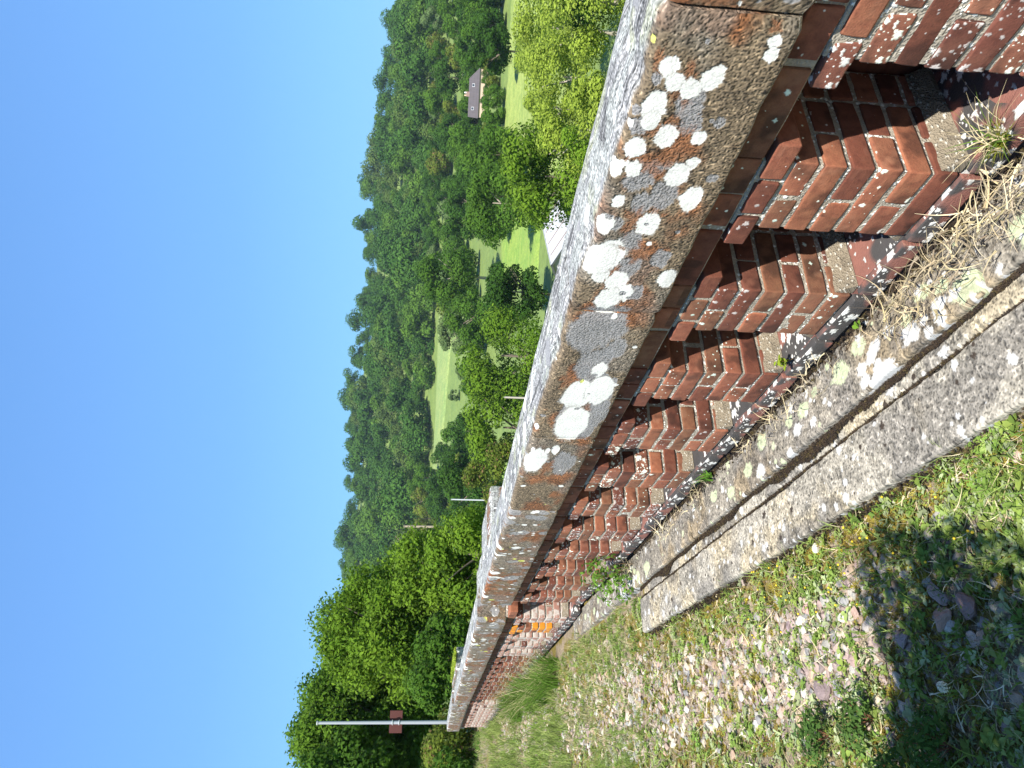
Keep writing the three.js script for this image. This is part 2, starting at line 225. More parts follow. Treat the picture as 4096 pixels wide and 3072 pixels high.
// ------------------------------------------------------------------ terrain
// skyline height of the ground on the far ridge, in degrees above the eye, by bearing right of the wall's direction
const RIDGE = [[-30, 6.5], [-5, 7.2], [13, 6.8], [16, 6.9], [23, 6.5], [27, 7.0], [31, 6.3], [35, 6.0], [41, 5.9], [48, 5.0], [53, 4.1], [56, 3.9], [80, 3.5], [120, 3]];
function ridgeAt(az) { let k = 0; while (k < RIDGE.length - 2 && az > RIDGE[k + 1][0]) k++; return lerp(RIDGE[k][1], RIDGE[k + 1][1], clamp((az - RIDGE[k][0]) / (RIDGE[k + 1][0] - RIDGE[k][0]))); }
function landAt(x, z) { // height of the land at world x, z (the deck of the viaduct is at 0)
  const r = Math.hypot(x, z), az = Math.atan2(x, -z) / DEG;
  const zone = Math.abs(az) > 130 ? 0 : 1, top = EYE + 700 * Math.tan(ridgeAt(clamp(az, -30, 120)) * DEG) * zone;
  let y = -13.4;
  y = lerp(y, -8.5, sstep(150, 250, r)); y = lerp(y, 7.2, sstep(250, 395, r)); y = lerp(y, Math.max(top, 7.2), clamp((r - 395) / 305)); if (r > 700) y -= (r - 700) * 0.05;
  y += 2.2 * (fbm(x / 90 + 5, z / 90, 3) - 0.5) * sstep(60, 200, r);
  // the line runs on to a wooded bank at the far end of the viaduct
  const bank = sstep(14, 26, -z) * (1 - sstep(3, 20, x)) * (1 - sstep(70, 140, r));
  y = lerp(y, -0.6 + 0.02 * Math.max(0, -z - 26), bank);
  const deck = (1 - sstep(1.62, 1.7, x)) * sstep(-9, -8.9, x) * (1 - sstep(16, 30, Math.abs(z)));
  return lerp(y, -0.5, deck);
}
const P = (az, r) => [Math.sin(az * DEG) * r, -Math.cos(az * DEG) * r];
{
  const A = 220, radii = []; for (let r = 1.9; r < 2600; r *= r < 30 ? 1.16 : r < 900 ? 1.07 : 1.25) radii.push(r);
  const pos = [], uv = [], idx = [];
  for (let j = 0; j < radii.length; j++) for (let i = 0; i <= A; i++) { const a = i / A * 2 * Math.PI, x = Math.sin(a) * radii[j], z = -Math.cos(a) * radii[j]; pos.push(x, landAt(x, z), z); uv.push(x / 40, z / 40); }
  for (let j = 0; j < radii.length - 1; j++) for (let i = 0; i < A; i++) { const p = j * (A + 1) + i, q = p + A + 1; idx.push(p, p + 1, q, q, p + 1, q + 1); }
  const g = new THREE.BufferGeometry(); g.setAttribute('position', new THREE.Float32BufferAttribute(pos, 3)); g.setAttribute('uv', new THREE.Float32BufferAttribute(uv, 2)); g.setIndex(idx); g.computeVertexNormals();
  const [m] = new Sheet(512, 512).fill((x, y, o) => { const a = fbm(x / 60, y / 60, 4), b = fbm(x / 9, y / 9, 3), k = 0.6 + 0.5 * b; o[0] = lerp(0.12, 0.19, a) * k; o[1] = lerp(0.19, 0.26, a) * k; o[2] = lerp(0.04, 0.055, a) * k; o[3] = b; }).maps(true);
  structure('valley_ground', g, std({ map: m }));
}
function drape(name, azs, rs, lift, mat, tile, ragged = 0) { // a field lying on the land between two bearings and two distances
  const n = 26, m = 14, pos = [], uv = [], idx = [];
  for (let j = 0; j <= m; j++) for (let i = 0; i <= n; i++) { const t = i / n, az = lerp(azs[0], azs[1], t), r0 = lerp(rs[0][0], rs[1][0], t), r1 = lerp(rs[0][1], rs[1][1], t), r = lerp(r0, r1, j / m) + ragged * (vn(i * 0.7 + az, j * 3.1) - 0.5), [x, z] = P(az, r); pos.push(x, landAt(x, z) + (j === 0 || i === 0 || j === m || i === n ? -1.2 : lift), z); uv.push(x / tile, z / tile); }
  for (let j = 0; j < m; j++) for (let i = 0; i < n; i++) { const p = j * (n + 1) + i, q = p + n + 1; idx.push(p, p + 1, q, q, p + 1, q + 1); }
  const g = new THREE.BufferGeometry(); g.setAttribute('position', new THREE.Float32BufferAttribute(pos, 3)); g.setAttribute('uv', new THREE.Float32BufferAttribute(uv, 2)); g.setIndex(idx); g.computeVertexNormals();
  return structure(name, g, mat);
}
const fieldTex = (c0, c1, stripe) => { const [m] = new Sheet(256, 256).fill((x, y, o) => { const a = sstep(0.25, 0.75, fbm(x / 26, y / 40, 5)), b = fbm(x / 5, y / 5, 3), s = 0.5 + 0.5 * Math.sin(x * Math.PI / 16), t = clamp(a + stripe * (s - 0.5)), k = 0.6 + 0.75 * b; for (let q = 0; q < 3; q++) o[q] = lerp(c0[q], c1[q], t) * k; o[3] = b; }).maps(true); return std({ map: m }); };
const meadow = fieldTex([0.20, 0.27, 0.055], [0.27, 0.33, 0.075], 0.1), pasture = fieldTex([0.17, 0.25, 0.07], [0.23, 0.29, 0.085], 0.35), lawn = fieldTex([0.15, 0.26, 0.035], [0.22, 0.31, 0.05], 0.25);
drape('pasture', [20.5, 33.5], [[345, 402], [318, 385]], 0.5, pasture, 30);
drape('lawn_field', [35.5, 41.5], [[118, 190], [118, 200]], 0.35, lawn, 14);
drape('meadow', [44, 62], [[88, 205], [88, 205]], 0.35, meadow, 18, 4);
drape('hill_field', [50.5, 54.0], [[296, 330], [296, 330]], 0.5, pasture, 20);
drape('hill_field', [38.5, 43.5], [[305, 350], [300, 345]], 0.5, pasture, 22);
drape('lawn_field', [12, 22], [[95, 190], [95, 190]], 0.35, lawn, 16);
drape('farm_lane', [13.8, 17.6], [[112, 127], [118, 124]], 0.75, std({ color: C(0.30, 0.28, 0.27) }), 10);
mesh('viaduct_spandrel', new THREE.BoxGeometry(0.36, 14, 34), std({ color: C(0.2, 0.1, 0.08) }), scene).userData.kind = 'structure';
scene.getObjectByName('viaduct_spandrel').position.set(1.43, -7.06, -3.5);

// ------------------------------------------------------------------ the trackbed in front of the wall
const inGravel = (a, z) => { const c = z < 4.5 ? 0.30 : lerp(0.30, 0.40, clamp((z - 4.5) / 6)), w = z < 4.5 ? 0.20 : 0.26 + 0.012 * (z - 4.5); return (1 - sstep(0.75, 1.35, Math.abs(a - c) / w + 0.9 * (fbm(a * 5, z * 3, 3) - 0.5))) * (1 - 0.62 * sstep(3.8, 6.5, z)) * (0.16 + 0.84 * sstep(1.9, 2.5, z + 0.5 * (a - 0.3))); };
const groundY = (a, z) => 0.03 * (fbm(a * 2.2 + 3, z * 2.2, 4) - 0.5) + 0.012 * (fbm(a * 14, z * 14, 3) - 0.5) + 0.035 * sstep(0.55, 0.72, a) * (1 - sstep(4.5, 4.9, z)) + 0.06 * sstep(0.5, 1.0, a) * sstep(4.4, 5.2, z) + 0.02 * sstep(0.1, -0.3, a) + 0.10 * sstep(8, 20, z) * sstep(1.2, -0.4, a);
const mossAt = (a, z) => sstep(0.465, 0.57, fbm(a * 3.1 + 20, z * 3.1 + 4, 4) + 0.07 * (1 - sstep(1.8, 2.4, z)));
{
  const xs = [], zs = []; for (let a = -8; a < -1.2; a += 0.4) xs.push(a); for (let a = -1.2; a <= 1.24; a += 0.03) xs.push(a);
  for (let z = -3; z < 1.2; z += 0.25) zs.push(z); for (let z = 1.2; z < 5.5; z += 0.035) zs.push(z); for (let z = 5.5; z < 26; z += 0.16) zs.push(z);
  const pos = [], uv = [], idx = [], n = xs.length;
  zs.forEach((z) => xs.forEach((a) => { pos.push(a, groundY(a, z), -z); uv.push(a / 1.5, z / 1.5); }));
  for (let j = 0; j < zs.length - 1; j++) for (let i = 0; i < n - 1; i++) { const p = j * n + i, q = p + n; idx.push(p, p + 1, q, q, p + 1, q + 1); }
  const g = new THREE.BufferGeometry(); g.setAttribute('position', new THREE.Float32BufferAttribute(pos, 3)); g.setAttribute('uv', new THREE.Float32BufferAttribute(uv, 2)); g.setIndex(idx); g.computeVertexNormals();
  const S = new Sheet(1024, 1024).fill((x, y, o) => { const a = fbm(x / 90, y / 90, 5), b = fbm(x / 11, y / 11, 3), e = vn(x / 2.2, y / 2.2), moss = sstep(0.46, 0.6, fbm(x / 130 + 20, y / 130, 4)), k = 0.5 + 0.6 * b + 0.5 * (e - 0.5); o[0] = lerp(lerp(0.23, 0.34, a), 0.20, moss) * k; o[1] = lerp(lerp(0.185, 0.265, a), 0.155, moss) * k; o[2] = lerp(lerp(0.12, 0.19, a), 0.03, moss) * k; o[3] = 0.4 * b + 0.4 * e; });
  const [m, b] = S.maps(true);
  structure('trackbed_ground', g, std({ map: m, bumpMap: b, bumpScale: 0.012, roughness: 1 }));
}

// ------------------------------------------------------------------ brick parapet
const GEO = { S: [], H: [], far: {} };
for (let k = 0; k < 7; k++) { GEO.S.push(roughBox(0.106, 0.0575, 0.226, [5, 4, 8], 0.006, 0.0032, 100 + k, 0.6)); GEO.H.push(roughBox(0.222, 0.0575, 0.108, [8, 4, 5], 0.006, 0.0032, 200 + k, 0.6)); }
GEO.far.S = [1, 2].map((k) => roughBox(0.106, 0.0575, 0.226, [3, 3, 3], 0.006, 0.0015, 300 + k, 0.6)); GEO.far.H = [1, 2].map((k) => roughBox(0.222, 0.0575, 0.108, [3, 3, 3], 0.006, 0.0015, 320 + k, 0.6));
GEO.base = [1, 2, 3].map((k) => roughBox(0.125, 0.066, 0.232, [5, 4, 8], 0.009, 0.004, 340 + k, 0.6));
GEO.frieze = [1, 2, 3].map((k) => roughBox(0.107, 0.070, 0.236, [4, 4, 6], 0.005, 0.002, 350 + k, 0.6)); GEO.friezeH = [1, 2, 3].map((k) => roughBox(0.107, 0.070, 0.113, [4, 4, 5], 0.005, 0.002, 360 + k, 0.6));

function copingGeo(len, seed, uvAt, opt = {}) { // s runs 0..len away from the viewer; local x from -0.05 (face) to the back
  const yb = opt.yb ?? 0.75, yt = opt.yt ?? 1.015, back = opt.back ?? 0.46, f = -0.05, ox = seed * 3.7;
  const prof = [[0.02, yb], [f + 0.006, yb], [f, yb + 0.006]];
  for (let k = 1; k <= 9; k++) prof.push([f, lerp(yb + 0.006, yt - 0.022, k / 9)]);
  prof.push([f + 0.004, yt - 0.010], [f + 0.013, yt - 0.003], [f + 0.03, yt]);
  for (let k = 1; k <= 7; k++) prof.push([lerp(f + 0.03, 0.2, k / 7), yt + 0.002]);
  for (let k = 1; k <= 5; k++) prof.push([lerp(0.2, back - 0.02, k / 5), lerp(yt, yt - 0.065, (k / 5) ** 1.4)]);
  prof.push([back, yt - 0.085], [back, yb], [0.02, yb]);
  let per = 0; const vs = prof.map((q, i) => { if (i > 2) per += Math.hypot(q[0] - prof[i - 1][0], q[1] - prof[i - 1][1]); return Math.min(per, COP_V - 0.01) / COP_V; });
  const n = Math.max(6, Math.round(len / 0.022)), pos = [], uv = [], idx = [], m = prof.length;
  for (let j = 0; j <= n; j++) {
    const s = len * j / n, end = Math.min(s, len - s), round = end < 0.012 ? 0.006 * (1 - end / 0.012) : 0;
    prof.forEach(([x, y], i) => {
      const top = y > yt - 0.03, wx = (fbm(s * 11 + ox, y * 11 + 3, 4) - 0.5) * 0.006 + (vn(s * 90 + ox, y * 90) - 0.5) * 0.004, wy = top ? (fbm(s * 4.5 + ox, x * 16, 4) - 0.5) * 0.010 - 0.010 * sstep(0.62, 0.8, fbm(s * 9 + ox, x * 5 + 9, 3)) : (y < yb + 0.01 ? (vn(s * 18 + ox, 4) - 0.5) * 0.006 : 0);
      const cx = 0.2, cy = (yb + yt) / 2;
      pos.push(x + wx - Math.sign(x - cx) * round, y + wy - Math.sign(y - cy) * round, -s); uv.push((uvAt + s) / COP_LEN, vs[i]);
    });
  }
  for (let j = 0; j < n; j++) for (let i = 0; i < m - 1; i++) { const p = j * m + i, q = p + m; idx.push(p, q, p + 1, q, q + 1, p + 1); }
  for (const [j, flip] of [[0, false], [n, true]]) { // end faces
    const b = pos.length / 3; let sx = 0, sy = 0; prof.forEach((q, i) => { const p = j * m + i; pos.push(pos[3 * p], pos[3 * p + 1], pos[3 * p + 2]); uv.push((uvAt + prof[i][0]) / COP_LEN, clamp(prof[i][1] - yb, 0, 0.25) / COP_V); });
    const c = pos.length / 3; pos.push(0.2, (yb + yt) / 2, -len * j / n); uv.push((uvAt + 0.2) / COP_LEN, 0.13 / COP_V);
    for (let i = 0; i < m - 1; i++) flip ? idx.push(c, b + i + 1, b + i) : idx.push(c, b + i, b + i + 1);
  }
  const g = new THREE.BufferGeometry(); g.setAttribute('position', new THREE.Float32BufferAttribute(pos, 3)); g.setAttribute('uv', new THREE.Float32BufferAttribute(uv, 2)); g.setIndex(idx); g.computeVertexNormals(); return g;
}
const slantGeo = (() => { const s = new THREE.Shape([[0, 0], [0.036, 0], [0.032, 0.012], [0.008, 0.048], [0, 0.056]].map((q) => new THREE.Vector2(...q))); const g = new THREE.ExtrudeGeometry(s, { depth: 0.33, steps: 10, bevelEnabled: false }); const p = g.attributes.position; for (let i = 0; i < p.count; i++) { const w = (vn(p.getZ(i) * 60, p.getY(i) * 90) - 0.5) * 0.008; p.setX(i, p.getX(i) + w); p.setY(i, p.getY(i) + w * 0.5); } g.computeVertexNormals(); const uv = g.attributes.uv; for (let i = 0; i < uv.count; i++) uv.setXY(i, p.getZ(i) / 0.6, (p.getY(i) - p.getX(i)) / 0.6); return g; })();

function brickWall(wall, seed, piers, from, to, o = {}) {
  const r = rngOf(seed), far = o.far, bricks = [];
  const add = (geo, mat, d, y, s) => bricks.push([geo, mat, d, y, s]);
  const g1 = (list) => list[Math.floor(r() * list.length)];
  const S = far ? GEO.far.S : GEO.S, H = far ? GEO.far.H : GEO.H;
  const jig = (q = 0.0022) => (r() - 0.5) * 2 * q;
  piers.forEach(([s0, wide, look]) => {
    const lev = () => look === 'heavy' ? (r() < 0.75 ? 2 : 1) : look === 'clean' ? (r() < 0.6 ? 0 : 1) : r() < 0.3 ? 0 : r() < 0.75 ? 1 : 2;
    const mat = () => look === 'pale' ? (r() < 0.8 ? paleBrick : pickBrick(r, 2)) : look === 'orange' && r() < 0.55 ? orangeBrick : pickBrick(r, lev());
    for (let c = -1; c < 5; c++) {
      const y = 0.248 + 0.068 * c + 0.034;
      if (c % 2) { for (let k = 0; k < (far ? 2 : 3); k++) for (let q = 0; q < wide; q++) add(g1(S), mat(), 0.0535 + 0.115 * k + jig(), y + jig(0.001), s0 + 0.115 + 0.232 * q + jig()); }
      else { for (let q = 0; q < 2 * wide; q++) add(g1(H), mat(), 0.111 + jig(), y + jig(0.0015), s0 + 0.0555 + 0.119 * q + jig(0.001)); if (!far) add(g1(S), mat(), 0.2835, y, s0 + 0.115); }
    }
    for (let k = 0; k < (wide > 1 ? 5 : 3); k++) add(g1(H), mat(), 0.109 + jig(), 0.6225, s0 - (o.square && s0 === 0 ? 0 : 0.056) + 0.0565 + 0.1195 * k);
    // courses right under the coping run on over the recess
    const mf = () => pickBrick(r, r() < 0.5 ? 0 : 1);
    add(g1(GEO.frieze), mf(), 0.0535 + jig(), 0.6985, s0 - 0.123); for (let k = 0; k < 2 * wide; k++) add(g1(GEO.friezeH), mf(), 0.0535 + jig(), 0.6985, s0 + 0.0565 + 0.119 * k);
    for (let q = 0; q < (wide > 1 ? 3 : 2); q++) add(g1(GEO.base), baseBrick, 0.0535 + jig(0.004), 0.1435 + jig(0.003), s0 - 0.123 + 0.245 * q + jig(0.004));
    const w = 0.232 * wide, core = mesh('pier_core', roughBox(0.338, 0.48, w - 0.016, [8, 20, 8], 0.004, 0.0022, seed + s0 * 100, 0.6, 40), mortarMat, wall); core.position.set(0.173, 0.42, -(s0 + w / 2 - 0.001));
    for (const side of [-1, 1]) { const f = mesh('mortar_fillet', slantGeo, filletMat, wall); f.position.set(side < 0 ? 0.338 : 0.014, 0.18, -(s0 + (side < 0 ? 0.004 : w - 0.004))); f.rotation.y = -side * -Math.PI / 2; f.scale.y = 0.8 + 0.35 * r(); }
  });
  const len = to - from, mid = -(from + to) / 2;
  let q = mesh('frieze_core', roughBox(0.40, 0.092, len, [4, 4, 60], 0.003, 0.003, seed + 1, 0.6, 24), mortarMat, wall); q.position.set(0.208, 0.704, mid);
  q = mesh('base_core', roughBox(0.42, 0.072, len, [6, 4, 80], 0.004, 0.004, seed + 2, 0.6, 20), baseBrick, wall); q.position.set(0.222, 0.143, mid);
  q = mesh('back_wall', new THREE.BoxGeometry(0.09, 0.58, len), brickMats[1].m, wall); q.position.set(0.40, 0.42, mid);
  // nearest bricks are parts of their own, those past the limit one joined part
  bricks.sort((a, b) => Math.hypot(a[4] + (o.off || 0), a[2] * 3) - Math.hypot(b[4] + (o.off || 0), b[2] * 3));
  const keep = o.keep ?? 298;
  bricks.slice(0, keep).forEach(([g, m, d, y, s]) => { const b = mesh('brick', g, m, wall); b.position.set(d, y, -s); b.rotation.set(jig(0.006), jig(0.006), jig(0.006)); });
  const rest = new Map(); bricks.slice(keep).forEach(([g, m, d, y, s]) => { const c = g.clone().translate(d, y, -s); (rest.get(m) || rest.set(m, []).get(m)).push(c); });
  if (rest.size) { const mats = [...rest.keys()], geos = mats.map((k) => mergeGeometries(rest.get(k))); const all = mesh('far_bricks', mergeGeometries(geos, true), mats, wall); all.userData.kind = 'stuff'; }
}
const wall1 = thing('parapet_wall', 'nearest brick parapet of narrow piers and dark recesses under lichened coping stones', 'wall', [1.2, 0, 0]);
brickWall(wall1, 41, Array.from({ length: 13 }, (_, k) => [0.152 + 0.492 * k, k === 12 ? 1 : 1, k < 2 ? 'heavy' : k === 2 ? 'clean' : 'mixed']), 0.0, 6.2);
{ const b = mesh('link_wall', roughBox(0.2, 0.66, 0.6, [4, 8, 8], 0.01, 0.004, 77, 0.6), brickMats[5].m, wall1); b.position.set(0.36, 0.42, -6.45); const c = mesh('coping_stone', copingGeo(0.62, 9, 1.1, { back: 0.32 }), copingFar, wall1); c.position.set(0.16, -0.004, -6.2); }
[[-0.5, 0.752, copingFar, 1.0], [0.76, 1.707, copingNear, 0.06], [1.714, 2.636, copingNear, 1.014], [2.644, 3.59, copingNear, 1.944], [3.598, 4.55, copingFar, 0.1], [4.557, 5.5, copingFar, 1.4], [5.507, 6.19, copingFar, 2.2]].forEach(([a, b, m, u], i) => { const c = mesh('coping_stone', copingGeo(b - a, i + 1, u), m, wall1); c.position.z = -a; });
{ const c = mesh('coping_block', roughBox(0.36, 0.24, 1.0, [10, 8, 24], 0.02, 0.008, 71, 1, 8), copingFar, wall1); c.position.set(0.38, 0.90, -5.4); }
const wall2 = thing('parapet_wall', 'second stretch of brick parapet, set forward, beyond the first, with an orange lichen patch', 'wall', [1.135, 0, -6.66], 1.6 * DEG);
brickWall(wall2, 52, Array.from({ length: 15 }, (_, k) => [0.0 + 0.492 * k, 1, k === 0 ? 'pale' : k === 1 ? 'orange' : k < 5 ? 'pale' : 'mixed']), 0, 7.5, { off: 6, far: true, keep: 296, square: true });
[[0, 0.9], [0.908, 1.9], [1.908, 2.9], [2.908, 3.9], [3.908, 5.1], [5.108, 6.3], [6.308, 7.5]].forEach(([a, b], i) => { const c = mesh('coping_stone', copingGeo(b - a, i + 11, i * 0.83), copingFar, wall2); c.position.z = -a; });
{ const c = mesh('coping_block', roughBox(0.34, 0.22, 2.3, [8, 6, 30], 0.02, 0.008, 73, 1, 8), copingFar, wall2); c.position.set(0.36, 0.96, -6.0); }
const wall3 = thing('parapet_wall', 'short farthest block of the parapet ending at the grass beside the tall pole', 'wall', [0.90, 0, -14.2], 3.2 * DEG);
brickWall(wall3, 63, Array.from({ length: 9 }, (_, k) => [0.0 + 0.492 * k, 1, 'pale']), 0, 4.6, { off: 12, far: true, keep: 120 });
[[0, 1.2], [1.208, 2.4], [2.408, 3.5], [3.508, 4.6]].forEach(([a, b], i) => { const c = mesh('coping_stone', copingGeo(b - a, i + 31, i * 0.7, { yb: 0.77, yt: 1.06 }), copingFar, wall3); c.position.z = -a; });

// ------------------------------------------------------------------ stone ledge and kerb at the foot of the wall
function slab(x0, x1, y0, y1, z0, z1, seed, mx, uz0, seg = 0.03) { // uv: u along the wall, v across
  const nx = Math.max(4, Math.round((x1 - x0) / seg)), nz = Math.max(4, Math.round((z1 - z0) / seg)), g = roughBox(x1 - x0, y1 - y0, z1 - z0, [nx, 5, nz], 0.009, 0.0045, seed, 1, 9), p = g.attributes.position, uv = g.attributes.uv;
  g.translate((x0 + x1) / 2, (y0 + y1) / 2, -(z0 + z1) / 2);
  for (let i = 0; i < p.count; i++) { const e = fbm(-p.getZ(i) * 3.1 + seed, p.getX(i) * 4, 3) - 0.5; p.setX(i, p.getX(i) + 0.008 * e); p.setY(i, p.getY(i) + 0.005 * e); uv.setXY(i, (-p.getZ(i) - uz0) / mx, (p.getX(i) - x0 + (y1 - p.getY(i))) / 0.42); }
  g.computeVertexNormals(); return g;
}
const LEDGE = [[1.428,1.027,.035,.026,'w'],[1.553,1.017,.048,.035,'w'],[1.631,1.079,.028,.02,'w'],[1.495,1.02,.021,.015,'w'],[1.489,.982,.023,.017,'w'],[1.434,.989,.03,.022,'w'],[1.71,1.062,.034,.025,'w'],[1.74,1.046,.035,.025,'w'],[1.719,.993,.045,.033,'w'],[1.797,1.04,.03,.022,'w'],[1.675,.982,.033,.024,'w'],[1.799,.999,.035,.026,'w'],[1.755,.975,.034,.02,'w'],[1.909,1.087,.056,.041,'n'],[2.172,1.081,.042,.03,'n'],[2.281,1.083,.036,.026,'n'],[2.237,1.031,.035,.026,'w'],[2.532,1.108,.047,.035,'n'],[1.782,1.109,.042,.031,'n'],[1.552,1.06,.027,.02,'n'],[1.467,1.096,.037,.027,'n'],[1.399,1.066,.03,.022,'n'],[2.079,1.104,.027,.02,'n'],[2.028,1.043,.016,.012,'w'],[2.59,1.003,.048,.035,'w'],[2.7,1.05,.05,.035,'n'],[2.9,1.02,.05,.03,'n'],[3.1,1.07,.05,.03,'n'],[2.321,.975,.029,.018,'w'],[1.326,1.015,.06,.04,'n'],[1.1,1.02,.07,.05,'n']].map(([z, a, b, c, k]) => [z - 0.5, a - 0.965, b, c, k]);
const ledgeMat = slabSheet(5, LEDGE, 1536, 192, 3.2, 0.42, 1), kerbMat = slabSheet(14, [], 1536, 192, 3.2, 0.42, 0);
const ledge = thing('stone_ledge', 'upper ledge of grey flat stones with pale lichen along the wall foot', 'ledge');
[[-0.6, 0.30], [0.306, 1.276], [1.284, 2.364], [2.372, 3.45], [3.458, 4.5], [4.51, 5.3], [5.31, 6.1], [6.11, 6.9]].forEach(([a, b], i) => mesh('ledge_stone', slab(0.975 + 0.005 * (i % 2), 1.187, -0.05, 0.097 - 0.004 * (i % 2), a, b, 400 + i, 3.2, 0.5, i < 5 ? 0.026 : 0.05), ledgeMat, ledge));
const kerb = thing('kerb_slab', 'long pale gritty kerb slab with a crack along it beside the grass', 'kerb');
mesh('slab', slab(0.697, 0.905, -0.08, 0.074, -0.6, 4.6, 420, 3.2, 0.3, 0.03), kerbMat, kerb);
mesh('slab_edge', slab(0.911, 0.966, -0.08, 0.071, -0.6, 4.5, 421, 3.2, 1.1, 0.022), kerbMat, kerb);

// ------------------------------------------------------------------ trees
function crown(rng, blobs, count, size, pal, o = {}) { // leaf faces spread over and through a set of clumps [x, y, z, r, squash]
  const pos = new Float32Array(count * 12), nor = new Float32Array(count * 12), col = new Float32Array(count * 12), idx = new Uint32Array(count * 6), cum = []; let tot = 0;
  blobs.forEach((b) => { tot += b[3] ** 2; cum.push(tot); });
  const tints = blobs.map(() => rng()), n = new THREE.Vector3(), t = new THREE.Vector3(), b = new THREE.Vector3(), d = new THREE.Vector3();
  for (let i = 0; i < count; i++) {
    const w = rng() * tot; let k = 0; while (cum[k] < w) k++;
    const [bx, by, bz, br, sq] = blobs[k]; let y;
    do { d.set(rng() * 2 - 1, rng() * 2 - 1, rng() * 2 - 1); } while (d.lengthSq() > 1 || d.lengthSq() < 0.01 || (d.y / d.length() < -0.35 && rng() < 0.7)); d.normalize();
    const lump = 0.72 + 0.5 * n3(d.x * 2.3 + k * 3, d.y * 2.3 + k, d.z * 2.3), fz = o.fuzz ?? 0.2, R = br * lump * (rng() < 0.78 ? 0.96 - fz * 0.5 + fz * rng() * (rng() < 0.3 ? 1.5 : 1) : 0.35 + 0.5 * rng());
    const x0 = bx + d.x * R, y0 = by + d.y * R * (sq ?? 0.85), z0 = bz + d.z * R;
    n.set(rng() * 2 - 1, rng() * 2 - 1, rng() * 2 - 1).normalize().multiplyScalar(o.scatter ?? 0.75).add(d); n.y += 0.25; n.normalize();
    t.set(rng() - 0.5, (rng() - 0.5) - (o.droop ?? 0.3), rng() - 0.5).cross(n).normalize(); b.crossVectors(n, t).normalize();
    const s = size * (0.55 + 0.9 * rng()), wd = s * (o.narrow ?? 0.55), bend = (rng() - 0.5) * 0.4 * s;
    const q = [[-s, 0], [0, -wd], [s, 0], [0, wd]];
    const c = clamp(tints[k] * 0.55 + rng() * 0.45), ca = pal[0], cb = pal[1], v = 0.8 + 0.4 * rng(), odd = pal[2] && rng() < (pal[3] ?? 0.05);
    for (let j = 0; j < 4; j++) {
      const e = i * 12 + j * 3, lift = j % 2 ? bend : 0;
      pos[e] = x0 + t.x * q[j][0] + b.x * q[j][1] + n.x * lift; pos[e + 1] = y0 + t.y * q[j][0] + b.y * q[j][1] + n.y * lift; pos[e + 2] = z0 + t.z * q[j][0] + b.z * q[j][1] + n.z * lift;
      nor[e] = lerp(n.x, d.x, 0.35); nor[e + 1] = lerp(n.y, d.y, 0.35); nor[e + 2] = lerp(n.z, d.z, 0.35);
      for (let m = 0; m < 3; m++) col[e + m] = (odd ? pal[2][m] : lerp(ca[m], cb[m], c)) * v;
    }
    const a = i * 4; idx.set([a, a + 1, a + 2, a, a + 2, a + 3], i * 6);
  }
  const g = new THREE.BufferGeometry(); g.setAttribute('position', new THREE.BufferAttribute(pos, 3)); g.setAttribute('normal', new THREE.BufferAttribute(nor, 3)); g.setAttribute('color', new THREE.BufferAttribute(col, 3)); g.setIndex(new THREE.BufferAttribute(idx, 1)); return g;
}
function clumps(rng, n, rx, ry, y0, rmin, rmax) { // clumps inside an ellipsoid whose foot is at y0
  const out = []; for (let i = 0; i < n; i++) { let x, y, z; do { x = rng() * 2 - 1; y = rng() * 2 - 1; z = rng() * 2 - 1; } while (x * x + y * y + z * z > 1); const l = Math.hypot(x, y, z) || 1, k = lerp(l, 1, 0.45) / l * 0.82; out.push([x * k * rx, y0 + ry + y * k * ry, z * k * rx, lerp(rmin, rmax, rng()), 0.75 + 0.2 * rng()]); } return out;
}
const PAL = {
  bright: [[0.088, 0.178, 0.014], [0.172, 0.280, 0.026]], mid: [[0.050, 0.120, 0.014], [0.098, 0.195, 0.022]], dark: [[0.030, 0.082, 0.012], [0.060, 0.135, 0.018]],
  yellow: [[0.23, 0.32, 0.035], [0.34, 0.43, 0.07]], olive: [[0.10, 0.145, 0.020], [0.16, 0.21, 0.03], [0.2, 0.13, 0.06], 0.08], silver: [[0.10, 0.165, 0.055], [0.16, 0.23, 0.08]],
  wood: [[0.034, 0.095, 0.018], [0.074, 0.16, 0.026]], woodlight: [[0.068, 0.145, 0.02], [0.115, 0.215, 0.03]], hazel: [[0.075, 0.13, 0.03], [0.12, 0.18, 0.04]], bank: [[0.058, 0.135, 0.013], [0.125, 0.225, 0.022]],
};
const LEAF = leafMat(), FARLEAF = leafMat({ transmission: 0.28 });
const bark = std({ color: C(0.16, 0.13, 0.10) }), paleBark = std({ color: C(0.36, 0.32, 0.26) });
function treeProto(rng, h, rx, n, count, size, pal, mat, o = {}) {
  const g = new THREE.Group(), ch = h * (o.crown ?? 0.8), top = clumps(rng, n, rx, ch / 2, h - ch, (o.r ?? 0.36) * rx, (o.r ?? 0.36) * rx * 1.6);
  const trunk = [tube([[0, -0.6, 0], [h * 0.01, h * 0.25, 0.1], [h * 0.02, h * 0.6, 0]], h * 0.024, h * 0.008, 6)];
  for (let i = 0; i < (o.limbs ?? 3); i++) { const a = rng() * 6.28, q = h * (0.25 + 0.25 * rng()); trunk.push(tube([[h * 0.01, q, 0], [Math.cos(a) * rx * 0.3, q + h * 0.15, Math.sin(a) * rx * 0.3], [Math.cos(a) * rx * 0.7, q + h * 0.3, Math.sin(a) * rx * 0.7]], h * 0.012, h * 0.003, 5)); }
  mesh('trunk', mergeGeometries(trunk), o.bark ?? bark, g); mesh('crown', crown(rng, top, count, size, pal, o), mat, g); return g;
}
